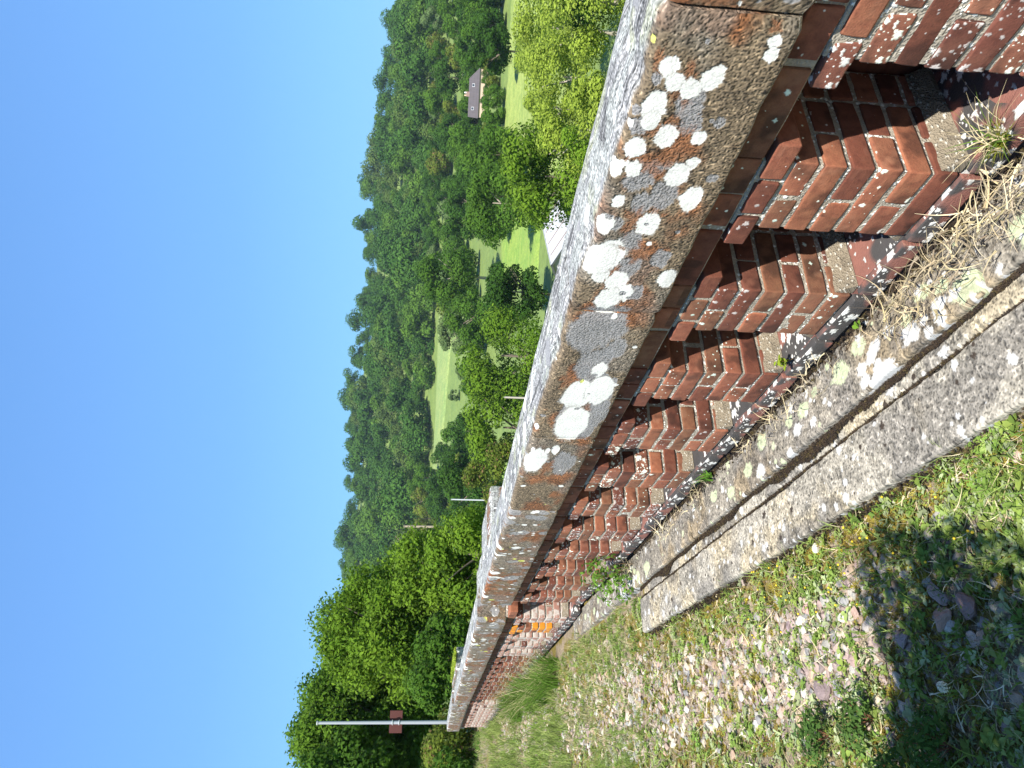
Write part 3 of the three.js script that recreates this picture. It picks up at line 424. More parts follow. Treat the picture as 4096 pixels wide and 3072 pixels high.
function plant(proto, name, label, category, az, r, scale, turn, group, sy = 1, sink = 0) {
  const o = proto.clone(), [x, z] = P(az, r); o.name = numbered(name); o.position.set(x, landAt(x, z) - sink, z); o.rotation.y = turn; o.scale.set(scale, scale * sy, scale); o.userData = {}; tag(o, label, category, group); scene.add(o); return o;
}
{ // the wood on the far hillside
  const rng = rngOf(900), pr = [];
  for (let k = 0; k < 9; k++) pr.push(treeProto(rng, 12, 5.6 + rng() * 1.8, 9, 2600, 0.5, k === 8 ? PAL.hazel : k === 6 || k === 7 ? PAL.woodlight : PAL.wood, FARLEAF, { crown: 0.94, limbs: 1, r: 0.42 }));
  const spots = []; let row = 0; // rows climb the slope
  for (let r = 402; r < 712; r *= 1.055, row++) { const step = 17 / r / DEG; for (let az = -16 + (row % 2) * step / 2; az < 76; az += step) { const a = az + (rng() - 0.5) * step * 0.75, q = r * (1 + (rng() - 0.5) * 0.025); spots.push([a, q]); } }
  const view = spots.filter(([a]) => a > 12.4 && a < 57.5), out = spots.filter(([a]) => !(a > 12.4 && a < 57.5));
  const keep = view.sort((a, b) => a[1] - b[1]).slice(0, 298), rest = [...view.slice(298), ...out];
  keep.forEach(([a, r]) => { const k = Math.floor(rng() * 9), w = k === 8 ? 'brownish green' : k > 5 ? 'lighter green' : 'dark green'; plant(pr[k], 'woodland_tree', `rounded ${w} tree in the wood on the far hillside`, 'tree', a, r, 0.95 + rng() ** 2 * 0.9, rng() * 6.28, `${w} trees of the far wood`, 0.85 + rng() * 0.3, 1); });
  for (let k = 0; k < 4; k++) { const list = rest.filter((_, i) => i % 4 === k), im = new THREE.InstancedMesh(pr[k * 2].children[1].geometry, FARLEAF, list.length), m = new THREE.Matrix4(), q = new THREE.Quaternion(); im.name = numbered('ridge_wood'); list.forEach(([a, r], i) => { const [x, z] = P(a, r), s = 0.85 + rng() * 0.5; m.compose(new THREE.Vector3(x, landAt(x, z) - 1, z), q.setFromAxisAngle(new THREE.Vector3(0, 1, 0), rng() * 6.28), new THREE.Vector3(s, s, s)); im.setMatrixAt(i, m); }); im.userData.kind = 'stuff'; scene.add(im); }
}
{ // trees on the lower slope, between the fields
  const rng = rngOf(1300), pals = [PAL.mid, PAL.dark, PAL.mid, PAL.silver, PAL.olive, PAL.bright], pr = pals.map((p, k) => treeProto(rng, 10, 4 + (k % 3) * 0.5, 15, 4200, 0.30, p, FARLEAF, { crown: 0.93, r: 0.32 }));
  const kinds = ['mid green', 'dark green', 'leafy green', 'grey green', 'olive green', 'bright green'];
  const spots = [];
  const strip = (a0, a1, r0, r1, n, list, s0 = 0.8, s1 = 1.25) => { for (let i = 0; i < n; i++) spots.push([lerp(a0, a1, (i + 0.2 + 0.6 * rng()) / n), lerp(r0, r1, rng()), list[Math.floor(rng() * list.length)], lerp(s0, s1, rng())]); };
  strip(13, 33, 404, 420, 13, [0, 1, 1], 0.7, 0.95); strip(34, 57, 380, 405, 15, [0, 1, 2, 4], 0.9, 1.3); strip(34, 57, 355, 380, 14, [0, 1, 2, 3], 0.9, 1.3);
  strip(13, 21, 330, 380, 7, [0, 1, 4], 1, 1.4); strip(13, 24, 260, 320, 9, [0, 1, 3], 1, 1.4); strip(16, 25, 200, 250, 7, [0, 1, 4], 0.9, 1.2);
  strip(33.5, 48, 250, 300, 10, [0, 3, 2, 4], 1.0, 1.4); strip(43, 48.5, 300, 350, 4, [0, 1], 0.9, 1.3); strip(47, 57, 280, 296, 5, [2, 3], 0.4, 0.6);
  strip(51.3, 58, 245, 290, 4, [1, 0], 1.0, 1.3); strip(40, 47.5, 215, 245, 6, [0, 1, 2], 0.9, 1.2); strip(47.4, 51.6, 230, 240, 9, [0, 1], 0.26, 0.34); strip(44, 58, 300, 345, 9, [0, 1, 4], 1.0, 1.4); strip(46.8, 52.6, 262, 290, 9, [0, 1, 2], 0.7, 1.0); strip(53.5, 58, 205, 260, 6, [0, 1, 2], 0.8, 1.1); strip(34, 44, 300, 350, 7, [0, 1, 2], 0.9, 1.2); strip(43.5, 58, 196, 226, 11, [0, 1, 2, 4], 0.5, 0.85); strip(27, 36, 205, 245, 6, [0, 2, 1], 0.7, 0.9); strip(40, 47, 160, 205, 6, [0, 2, 1], 0.7, 1.0); strip(22, 34, 240, 300, 6, [3, 0], 0.5, 0.7);
  spots.forEach(([a, r, k, s]) => plant(pr[k], 'slope_tree', `${kinds[k]} tree among the fields and hedges on the lower slope`, 'tree', a, r, s, rng() * 6.28, `${kinds[k]} trees of the lower slope`, 0.9 + 0.3 * rng(), 0.6));
}
// single trees one can pick out: bearing, distance, top of the crown in degrees, half-width, palette, leaves, leaf size
function lone(name, label, az, r, el, rx, pal, count, size, o = {}) {
  const [x, z] = P(az, r), y = landAt(x, z) - (o.sink ?? 0), h = EYE + r * Math.tan(el * DEG) - y, rng = rngOf(Math.round(az * 131 + r * 17)), g = treeProto(rng, h, rx, o.n ?? 22, count, size, pal, LEAF, { crown: 0.93, r: 0.27, ...o });
  g.name = numbered(name); g.position.set(x, y, z); tag(g, label, 'tree', o.group); scene.add(g); return g;
}
lone('valley_tree', 'broad bright green tree beside the pasture hedge, above the middle of the wall', 30.0, 88, -0.7, 6.2, PAL.bright, 15000, 0.20, { n: 30 });
lone('valley_tree', 'bright green bushy tree just left of the broad one behind the coping', 24.2, 84, -1.0, 5.0, PAL.bright, 11000, 0.19);
lone('valley_tree', 'yellowish green thin-leaved tree by the bluish pole', 20.6, 78, -1.1, 3.6, PAL.olive, 8000, 0.17, { bark: paleBark });
lone('valley_tree', 'dark leafy tree standing left of the white roofed barn', 35.2, 104, -2.6, 5.2, PAL.dark, 11000, 0.22);
lone('valley_tree', 'tall ash with pale bare limbs showing, rising over the barn field', 36.2, 190, 2.7, 8.2, PAL.mid, 11000, 0.36, { bark: paleBark, limbs: 6, crown: 0.7 });
lone('valley_tree', 'mid green tree left of the ash with the pale limbs', 33.2, 176, 0.6, 6.5, PAL.mid, 9000, 0.34);
lone('valley_tree', 'grey green willow at the near corner of the pasture', 31.9, 215, 1.6, 6.0, PAL.silver, 8000, 0.36);
lone('valley_tree', 'glossy bright green tree right of the barn roof', 44.2, 66, -3.1, 5.0, PAL.bright, 14000, 0.17, { n: 28 });
lone('valley_tree', 'dense leafy tree behind the barn, right of the lawn', 42.0, 128, -0.6, 6.6, PAL.mid, 11000, 0.27, { bark: paleBark });
lone('valley_tree', 'mid green tree below the farmhouse, left of the meadow', 45.6, 150, -0.9, 6.4, PAL.mid, 10000, 0.3);
lone('valley_tree', 'dark round tree between the farmhouse and the meadow', 52.9, 175, -0.3, 4.9, PAL.dark, 11000, 0.3);
lone('valley_tree', 'small olive tree beside the farmhouse gable', 47.6, 205, -1.9, 3.6, PAL.olive, 5000, 0.27);
[[54.6, 72, -3.2, 4.2], [51.4, 66, -4.4, 3.8], [47.8, 62, -5.4, 3.4], [56.5, 60, -4.6, 4.0], [49.2, 80, -4.6, 3.0], [53.0, 95, -3.4, 3.6], [50.3, 52, -7.6, 2.6]].forEach(([a, r, e, x]) => lone('young_birch', 'pale yellow green young birch on the bright meadow', a, r, e, x, PAL.yellow, 7500, 0.13, { n: 26, r: 0.24, bark: paleBark, droop: 0.8, group: 'young birches on the meadow' }));
lone('valley_tree', 'dark tree at the right edge of the meadow', 58.2, 62, -4.6, 3.8, PAL.dark, 8000, 0.16);
lone('valley_tree', 'bright low bush in front of the birches by the coping', 47.0, 46, -7.0, 2.2, PAL.bright, 6000, 0.11);
lone('valley_tree', 'dark tree behind the bluish pole and lawn', 19.6, 150, 0.8, 7, PAL.dark, 9000, 0.32);
// the trees on the bank at the far end of the viaduct
lone('bank_tree', 'big ash with light green leaves left of the hill, bare twigs on top', 8.6, 31, 9.5, 2.6, PAL.bright, 42000, 0.085, { n: 62, scatter: 1.3, fuzz: 0.55, r: 0.21, narrow: 0.45 });
lone('bank_tree', 'light green ash leaning over the parapet, right of the big ash', 12.6, 30, 6.3, 2.3, PAL.bright, 32000, 0.085, { n: 54, scatter: 1.3, fuzz: 0.55, r: 0.21, narrow: 0.45 });
lone('bank_tree', 'dark leafy tree behind the tall pole', 2.2, 36, 10.9, 2.9, PAL.bank, 40000, 0.092, { n: 60, scatter: 1.3, fuzz: 0.5, r: 0.22 });
lone('bank_tree', 'leafy tree between the tall pole and the big ash', 5.4, 38, 8.2, 2.8, PAL.bank, 32000, 0.092, { n: 54, scatter: 1.3, fuzz: 0.5, r: 0.22 });
lone('bank_tree', 'dark tree at the left edge of the picture', -2.0, 34, 10.2, 2.8, PAL.mid, 18000, 0.095, { n: 32, r: 0.26 });
lone('bank_bush', 'low bright bush over the coping below the two ashes', 14.2, 27, 1.6, 1.9, PAL.bright, 12000, 0.075, { n: 26 });
lone('bank_bush', 'yellowish bush at the foot of the tall pole', 0.6, 25, 0.7, 1.5, PAL.olive, 9000, 0.06, { n: 22 });
lone('bank_bush', 'low leafy bush left of the tall pole', -1.6, 23, 0.2, 1.3, PAL.mid, 8000, 0.06, { n: 20 });
lone('bank_bush', 'shaded green bush at the end of the parapet', 6.5, 27, 2.0, 1.7, PAL.mid, 10000, 0.075, { n: 24 });
{ const b = scene.getObjectByName('bank_tree'), t = []; for (let i = 0; i < 6; i++) { const a = i * 1.1, x = 0.5 + 0.3 * Math.cos(a), z = 0.3 * Math.sin(a); t.push(tube([[x, 4.6, z], [x + 0.1, 5.5, z], [x + 0.15 + 0.12 * Math.cos(a * 3), 6.25 + 0.14 * (i % 3), z + 0.1]], 0.018, 0.004, 4)); } mesh('bare_twigs', mergeGeometries(t), std({ color: C(0.22, 0.2, 0.17) }), b); }

scene.fog = new THREE.FogExp2(new THREE.Color(0.62, 0.78, 1.0), 0.0001);
// ------------------------------------------------------------------ farmhouse, barn, poles
{
  const [x, z] = P(49.9, 250), y = landAt(x, z), h = thing('farmhouse', 'farmhouse with mauve slate roof and two skylights among the hillside trees', 'house', [x, y, z], -47 * DEG);
  const L = 15, D = 7.5, eave = EYE - 250 * Math.tan(1.5 * DEG) - y, ridge = EYE - 250 * Math.tan(0.78 * DEG) - y;
  const wallM = std({ color: C(0.55, 0.42, 0.32) }), slate = (() => { const [m] = new Sheet(256, 256).fill((u, v, o) => { const b = fbm(u / 14, v / 14, 3), c = 0.8 + 0.35 * b + ((v % 12) < 2 ? -0.12 : 0) + 0.1 * hsh(Math.floor(u / 18), Math.floor(v / 12)); o[0] = 0.085 * c; o[1] = 0.075 * c; o[2] = 0.08 * c; o[3] = b; }).maps(true); return std({ map: m }); })();
  mesh('wall', new THREE.BoxGeometry(L - 0.6, eave + 1, D - 0.6), wallM, h).position.y = (eave - 1) / 2;
  // roof: gable at the left, hip at the right
  const v = [[-L / 2, eave, D / 2], [L / 2, eave, D / 2], [L / 2 - 3, ridge, 0], [-L / 2 + 0.3, ridge, 0], [-L / 2, eave, -D / 2], [L / 2, eave, -D / 2], [-L / 2, eave - 0.15, D / 2], [L / 2, eave - 0.15, D / 2]], f = [[0, 1, 2], [0, 2, 3], [5, 4, 3], [5, 3, 2], [1, 5, 2], [4, 0, 3], [6, 7, 1], [6, 1, 0]];
  const g = new THREE.BufferGeometry(), p = [], uv = []; f.flat().forEach((i) => { p.push(...v[i]); uv.push(v[i][0] / 4, (v[i][1] + v[i][2]) / 4); }); g.setAttribute('position', new THREE.Float32BufferAttribute(p, 3)); g.setAttribute('uv', new THREE.Float32BufferAttribute(uv, 2)); g.computeVertexNormals();
  const roof = mesh('roof', g, slate, h), an = Math.atan2(ridge - eave, D / 2);
  for (const px of [-4.6, 2.4]) { const w = mesh('skylight', roughBox(0.95, 0.12, 1.25, [3, 3, 3], 0.03, 0, 3), std({ color: C(0.5, 0.51, 0.53) }), h); w.position.set(px, lerp(eave, ridge, 0.52) + 0.08, D / 2 * 0.48 + 0.05); w.rotation.x = an; const gl = mesh('pane', new THREE.BoxGeometry(0.7, 0.14, 1.0), std({ color: C(0.03, 0.04, 0.05), roughness: 0.08 }), w); gl.position.y = 0.012; }
  const st = mesh('chimney', roughBox(1.5, 1.5, 0.8, [3, 3, 3], 0.03, 0.02, 9), std({ color: C(0.3, 0.2, 0.17) }), h); st.position.set(-0.3, ridge + 0.05, -0.1);
  for (const [q, c] of [[-0.42, [0.72, 0.5, 0.33]], [0.42, [0.85, 0.83, 0.8]]]) mesh('chimney_pot', new THREE.LatheGeometry([[0.26, 0], [0.24, 0.1], [0.2, 0.5], [0.24, 0.6], [0.18, 0.62]].map((k) => new THREE.Vector2(...k)), 12), std({ color: C(...c) }), st).position.set(q, 0.75, 0);
}
{
  const A = P(37.5, 78), B = P(40.6, 88), y = landAt(...A), dx = B[0] - A[0], dz = B[1] - A[1], turn = Math.atan2(-dz, dx), L = Math.hypot(dx, dz), R = EYE - 78 * Math.tan(7.85 * DEG) - y, E = R - 1.75, D = 3.6;
  const b = thing('barn', 'barn with a white sheeted gable roof showing over the coping', 'barn', [A[0], y, A[1]], turn);
  const wm = std({ color: C(0.36, 0.35, 0.35) }), tan = std({ color: C(0.42, 0.33, 0.25) });
  const sh = new THREE.Shape([[-D + 0.25, -1], [D - 0.25, -1], [D - 0.25, E], [0, R - 0.1], [-D + 0.25, E]].map((q) => new THREE.Vector2(...q)));
  const body = new THREE.ExtrudeGeometry(sh, { depth: L - 0.5, bevelEnabled: false }); body.rotateY(Math.PI / 2); body.translate(0.25, 0, 0); mesh('wall', body, wm, b);
  const door = mesh('door', roughBox(0.12, 2.3, 2.2, [3, 4, 4], 0.02, 0, 5), tan, b); door.position.set(0.22, 1.1, 0.4);
  const rs = [std({ color: C(0.38, 0.395, 0.42), roughness: 0.6 }), std({ color: C(0.33, 0.345, 0.37), roughness: 0.6 })], streak = std({ color: C(0.2, 0.13, 0.1) }), len = Math.hypot(D, R - E), an = Math.atan2(R - E, D);
  const corr = (() => { const s = new THREE.PlaneGeometry(1.0, len + 0.15, 28, 1), p = s.attributes.position; for (let i = 0; i < p.count; i++) p.setZ(i, 0.022 * Math.cos((p.getX(i) + 0.5) * 2 * Math.PI * 7)); s.computeVertexNormals(); return s; })();
  for (const side of [1, -1]) for (let k = 0; k < Math.ceil(L); k++) { const s = mesh('roof_sheet', corr, rs[(k * 7 + (side > 0 ? 1 : 0)) % 2], b); s.material.side = THREE.DoubleSide; s.position.set(k + 0.5, (R + E) / 2, side * D / 2); s.rotation.set(-Math.PI / 2 + side * an, 0, 0); if (k % 3 === 1) { const q = mesh('rust_streak', new THREE.BoxGeometry(0.16, len * 0.85, 0.06), streak, b); q.position.copy(s.position); q.rotation.copy(s.rotation); q.position.x += 0.5; } }
  for (const side of [1, -1]) { const v = mesh('barge_board', new THREE.BoxGeometry(0.08, len + 0.2, 0.22), std({ color: C(0.05, 0.06, 0.06) }), b); v.position.set(-0.05, (R + E) / 2 - 0.08, side * D / 2); v.rotation.set(-Math.PI / 2 + side * an, 0, 0); }
}
function pole(name, label, az, r, el0, el1, rad, mat, extra) {
  const [x, z] = P(az, r), y0 = Math.min(landAt(x, z), EYE + r * Math.tan(el0 * DEG)) - 0.3, y1 = EYE + r * Math.tan(el1 * DEG), g = thing(name, label, 'pole', [x, y0, z], -az * DEG);
  mesh('shaft', new THREE.LatheGeometry([[0, 0], [rad * 1.15, 0], [rad * 1.1, (y1 - y0) * 0.4], [rad * 0.85, y1 - y0 - 0.02], [rad * 0.6, y1 - y0], [0, y1 - y0]].map((q) => new THREE.Vector2(...q)), 14), mat, g); extra?.(g, y1 - y0, y0); return g;
}
const greyPaint = std({ color: C(0.30, 0.33, 0.37), roughness: 0.7 });
const galv = std({ color: C(0.52, 0.55, 0.58), roughness: 0.6, metalness: 0.1 }), timber = std({ color: C(0.34, 0.28, 0.21) });
pole('sign_post', 'tall pale metal pole carrying a red brown board at the far left', 2.42, 24, -1.2, 8.24, 0.052, greyPaint, (g, h, y0) => {
  const yb = EYE + 24 * Math.tan(2.75 * DEG) - y0, brd = mesh('board', roughBox(0.62, 0.38, 0.03, [4, 4, 3], 0.008, 0.002, 7), std({ color: C(0.085, 0.022, 0.018), roughness: 0.8 }), g); brd.position.set(0.02, yb, -0.10);
  for (const q of [-0.1, 0.1]) { const c = mesh('clamp', new THREE.TorusGeometry(0.066, 0.012, 6, 16), galv, g); c.rotation.x = Math.PI / 2; c.position.y = yb + q; }
  mesh('cap', new THREE.CylinderGeometry(0.064, 0.064, 0.03, 14), galv, g).position.y = h;
});
pole('telegraph_pole', 'wooden telegraph pole in front of the dark wood, above the parapet', 16.4, 62, -0.2, 2.92, 0.11, timber, (g, h) => { const c = mesh('cap', new THREE.CylinderGeometry(0.13, 0.13, 0.06, 10), timber, g); c.position.y = h; });
pole('marker_pole', 'thin bluish metal pole on the lawn beyond the wall', 18.55, 78, -4.2, -0.67, 0.085, galv, (g, h) => { mesh('cap', new THREE.CylinderGeometry(0.09, 0.09, 0.05, 10), galv, g).position.y = h; });
pole('fence_post', 'short pale post just right of the bluish pole', 18.0, 74, -4.6, -3.2, 0.06, timber);
pole('gate_post', 'weathered grey post standing clear above the middle of the coping', 26.8, 46, -7, -4.64, 0.075, std({ color: C(0.42, 0.38, 0.33) }), (g, h) => { const c = mesh('cap', new THREE.ConeGeometry(0.07, 0.1, 10), std({ color: C(0.2, 0.19, 0.18) }), g); c.position.y = h + 0.03; });

// ------------------------------------------------------------------ growth and stones on the trackbed
function inst(name, geo, mat, items, kind = 'stuff') { // items: [x, y, z, sx, sy, sz, rotY, tilt, tiltAz, color]
  const im = new THREE.InstancedMesh(geo, mat, items.length), m = new THREE.Matrix4(), q = new THREE.Quaternion(), q2 = new THREE.Quaternion(), up = new THREE.Vector3(0, 1, 0), c = new THREE.Color(), p = new THREE.Vector3(), s = new THREE.Vector3();
  items.forEach((k, i) => { q2.setFromAxisAngle(new THREE.Vector3(Math.cos(k[8]), 0, Math.sin(k[8])), k[7]); q.setFromAxisAngle(up, k[6]).premultiply(q2); m.compose(p.set(k[0], k[1], k[2]), q, s.set(k[3], k[4], k[5])); im.setMatrixAt(i, m); im.setColorAt(i, c.setRGB(...k[9])); });
  im.name = numbered(name); im.userData.kind = kind; im.castShadow = im.receiveShadow = true; scene.add(im); return im;
}
function stoneGeo(seed, flat = 0.62) { const g = new THREE.IcosahedronGeometry(1, 2), p = g.attributes.position, r = rngOf(seed), cuts = []; for (let k = 0; k < 8; k++) { const d = new THREE.Vector3(r() * 2 - 1, r() * 2 - 1, r() * 2 - 1).normalize(); cuts.push([d, 0.3 + 0.34 * r()]); } const v = new THREE.Vector3(); for (let i = 0; i < p.count; i++) { v.fromBufferAttribute(p, i); for (const [d, l] of cuts) { const e = v.dot(d); if (e > l) v.addScaledVector(d, l - e); } p.setXYZ(i, v.x * 1.35, v.y * flat * 1.3, v.z * 1.05); } g.computeVertexNormals(); return g; }
function bladeSet(seed, n, h, spread, w, curl, seg = 4) { // one tuft of tapering bent blades
  const r = rngOf(seed), pos = [], idx = [];
  for (let k = 0; k < n; k++) { const a = r() * 6.28, l = h * (0.5 + 0.6 * r()), out = spread * (0.3 + r()), ox = (r() - 0.5) * spread * 0.5, oz = (r() - 0.5) * spread * 0.5, tw = r() * 6.28, ww = w * (0.6 + 0.7 * r()), b = pos.length / 3, cu = curl * r(); for (let j = 0; j <= seg; j++) { const t = j / seg, x = ox + Math.cos(a) * out * t * t, z = oz + Math.sin(a) * out * t * t, y = l * (t - cu * t * t * 0.55), q = ww * (1 - t ** 1.6) + 0.0002; pos.push(x - Math.sin(tw) * q, y, z + Math.cos(tw) * q, x + Math.sin(tw) * q, y, z - Math.cos(tw) * q); } for (let j = 0; j < seg; j++) { const e = b + 2 * j; idx.push(e, e + 1, e + 2, e + 2, e + 1, e + 3); } }
  const g = new THREE.BufferGeometry(); g.setAttribute('position', new THREE.Float32BufferAttribute(pos, 3)); g.setIndex(idx); g.computeVertexNormals(); return g;
}
function leafSet(seed, n, R, size, narrow, lift, lobes = 0) { // a low rosette of folded leaves
  const r = rngOf(seed), pos = [], idx = [];
  for (let k = 0; k < n; k++) { const a = r() * 6.28, d = R * (0.15 + 0.85 * r()), s = size * (0.6 + 0.7 * r()), y0 = lift * (0.2 + r()), up = (r() - 0.25) * 0.9, cx = Math.cos(a), cz = Math.sin(a), b = pos.length / 3, f = s * 0.16; const q = (t, w, e) => pos.push(cx * (d + t * s * Math.cos(up)) - cz * w, y0 + t * s * Math.sin(up) + e, cz * (d + t * s * Math.cos(up)) + cx * w); q(-0.5, 0, 0); q(-0.1, narrow * s, f); q(0.25, narrow * s * 0.85, f); q(0.6, 0, 0); q(0.25, -narrow * s * 0.85, f); q(-0.1, -narrow * s, f); q(0.1, 0, -f * 0.2); for (let j = 0; j < 6; j++) idx.push(b + 6, b + j, b + (j + 1) % 6); }
  const g = new THREE.BufferGeometry(); g.setAttribute('position', new THREE.Float32BufferAttribute(pos, 3)); g.setIndex(idx); g.computeVertexNormals(); return g;
}
const greenMat = leafMat({ vertexColors: false, transmission: 0.35 }), strawMat = std({ side: THREE.DoubleSide, roughness: 0.8 }), stoneMat = (() => { const [m, b] = new Sheet(128, 128).fill((x, y, o) => { const a = fbm(x / 9, y / 9, 4), e = vn(x / 1.5, y / 1.5), k = 0.75 + 0.4 * a + 0.2 * (e - 0.5); o[0] = o[1] = o[2] = Math.min(0.98, k * 0.9); o[3] = a; }).maps(true); return std({ map: m, bumpMap: b, bumpScale: 0.003, roughness: 0.88 }); })();
const jit = (c, r, k = 0.25) => { const v = 1 + (r() - 0.5) * 2 * k; return c.map((q) => Math.min(0.9, q * v * (1 + (r() - 0.5) * 0.2 * k))); };
const pickZ = (r, z0, z1) => z0 * Math.pow(z1 / z0, r()); // denser near the viewer
{
  const r = rngOf(2024), tones = [[0.44, 0.34, 0.28], [0.36, 0.275, 0.245], [0.48, 0.40, 0.32], [0.33, 0.255, 0.235], [0.52, 0.45, 0.35], [0.38, 0.36, 0.325], [0.58, 0.55, 0.47], [0.43, 0.31, 0.22], [0.27, 0.265, 0.26]];
  const sets = [[], [], [], []];
  for (let i = 0; i < 52000; i++) { const z = pickZ(r, 1.3, 16), a = -1.1 + r() * 2.1; if (a > 0.69 && z < 4.65) continue; if (a > 0.85 && z < 9) continue; const g = inGravel(a, z); if (r() > g * (0.42 + 0.9 * sstep(0.35, 0.62, fbm(a * 7 + 8, z * 7, 3))) + 0.04) continue; const s = (0.0055 + 0.021 * r() ** 2.8) * (z > 5 ? 1.25 : 1), y = groundY(a, z) - s * 0.12; sets[i % 4].push([a, y + s * 0.15, -z, s * (0.8 + 0.5 * r()), s * (0.7 + 0.4 * r()), s * (0.8 + 0.5 * r()), r() * 6.28, (r() - 0.5) * 0.9, r() * 6.28, jit(tones[Math.floor(r() * tones.length)], r)]); }
  const grit = []; for (let i = 0; i < 34000; i++) { const z = pickZ(r, 1.3, 9), a = -1.1 + r() * 2.1; if ((a > 0.69 && z < 4.65) || a > 0.95) continue; if (r() > inGravel(a, z) * 0.9 + 0.25) continue; const s = 0.0022 + 0.004 * r(); grit.push([a, groundY(a, z), -z, s, s, s, r() * 6.28, r(), r() * 6.28, jit(tones[Math.floor(r() * tones.length)], r)]); }
  inst('grit', stoneGeo(510), stoneMat, grit);
  sets.forEach((s, k) => inst('gravel', stoneGeo(500 + k), stoneMat, s));
  // larger stones one can pick out
  [[.446, 2.644, .034, [.74, .70, .54], 'bright cream stone on moss beside the kerb'], [.359, 2.828, .034, [.42, .45, .48], 'blue grey stone in the gravel path'], [.215, 3.10, .034, [.42, .41, .42], 'wedge of grey stone in the gravel, farther along the path'], [.211, 2.584, .05, [.26, .20, .20], 'large mauve stone at the middle of the gravel'], [.482, 2.58, .038, [.46, .31, .27], 'pink stone in the moss next to the cream stone'], [.407, 2.274, .036, [.44, .30, .24], 'pinkish flat stone near the edge of the shadow'], [.451, 2.744, .03, [.30, .23, .24], 'mauve stone left of the cream stone'], [.165, 2.967, .036, [.44, .33, .27], 'beige stone near the herbs on the left'], [.262, 3.154, .028, [.46, .30, .21], 'peach coloured pebble in the gravel'], [.337, 1.746, .052, [.27, .17, .15], 'largest rose brown rock, lying in the shadow'], [.328, 1.864, .045, [.42, .27, .21], 'reddish rock at the edge of the shadow'], [.386, 1.857, .04, [.36, .27, .24], 'sunlit brown rock in a gap of the shadow'], [.458, 1.747, .03, [.38, .32, .25], 'tan rock in the shade near the kerb'], [.30, 2.05, .04, [.33, .25, .24], 'flat mauve rock left of the sunlit one'], [.27, 2.35, .034, [.40, .28, .25], 'rosy stone between path and dark herbs']].forEach(([a, z, s, c, l], i) => { const m = mesh('stone', stoneGeo(600 + i, 0.5), std({ map: stoneMat.map, bumpMap: stoneMat.bumpMap, bumpScale: 0.004, color: C(...c) }), scene); m.position.set(a, groundY(a, z) + s * 0.22, -z); m.scale.setScalar(s * 0.8); m.rotation.set((r() - 0.5) * 0.4, r() * 6.28, (r() - 0.5) * 0.4); tag(m, l, 'stone'); });
}
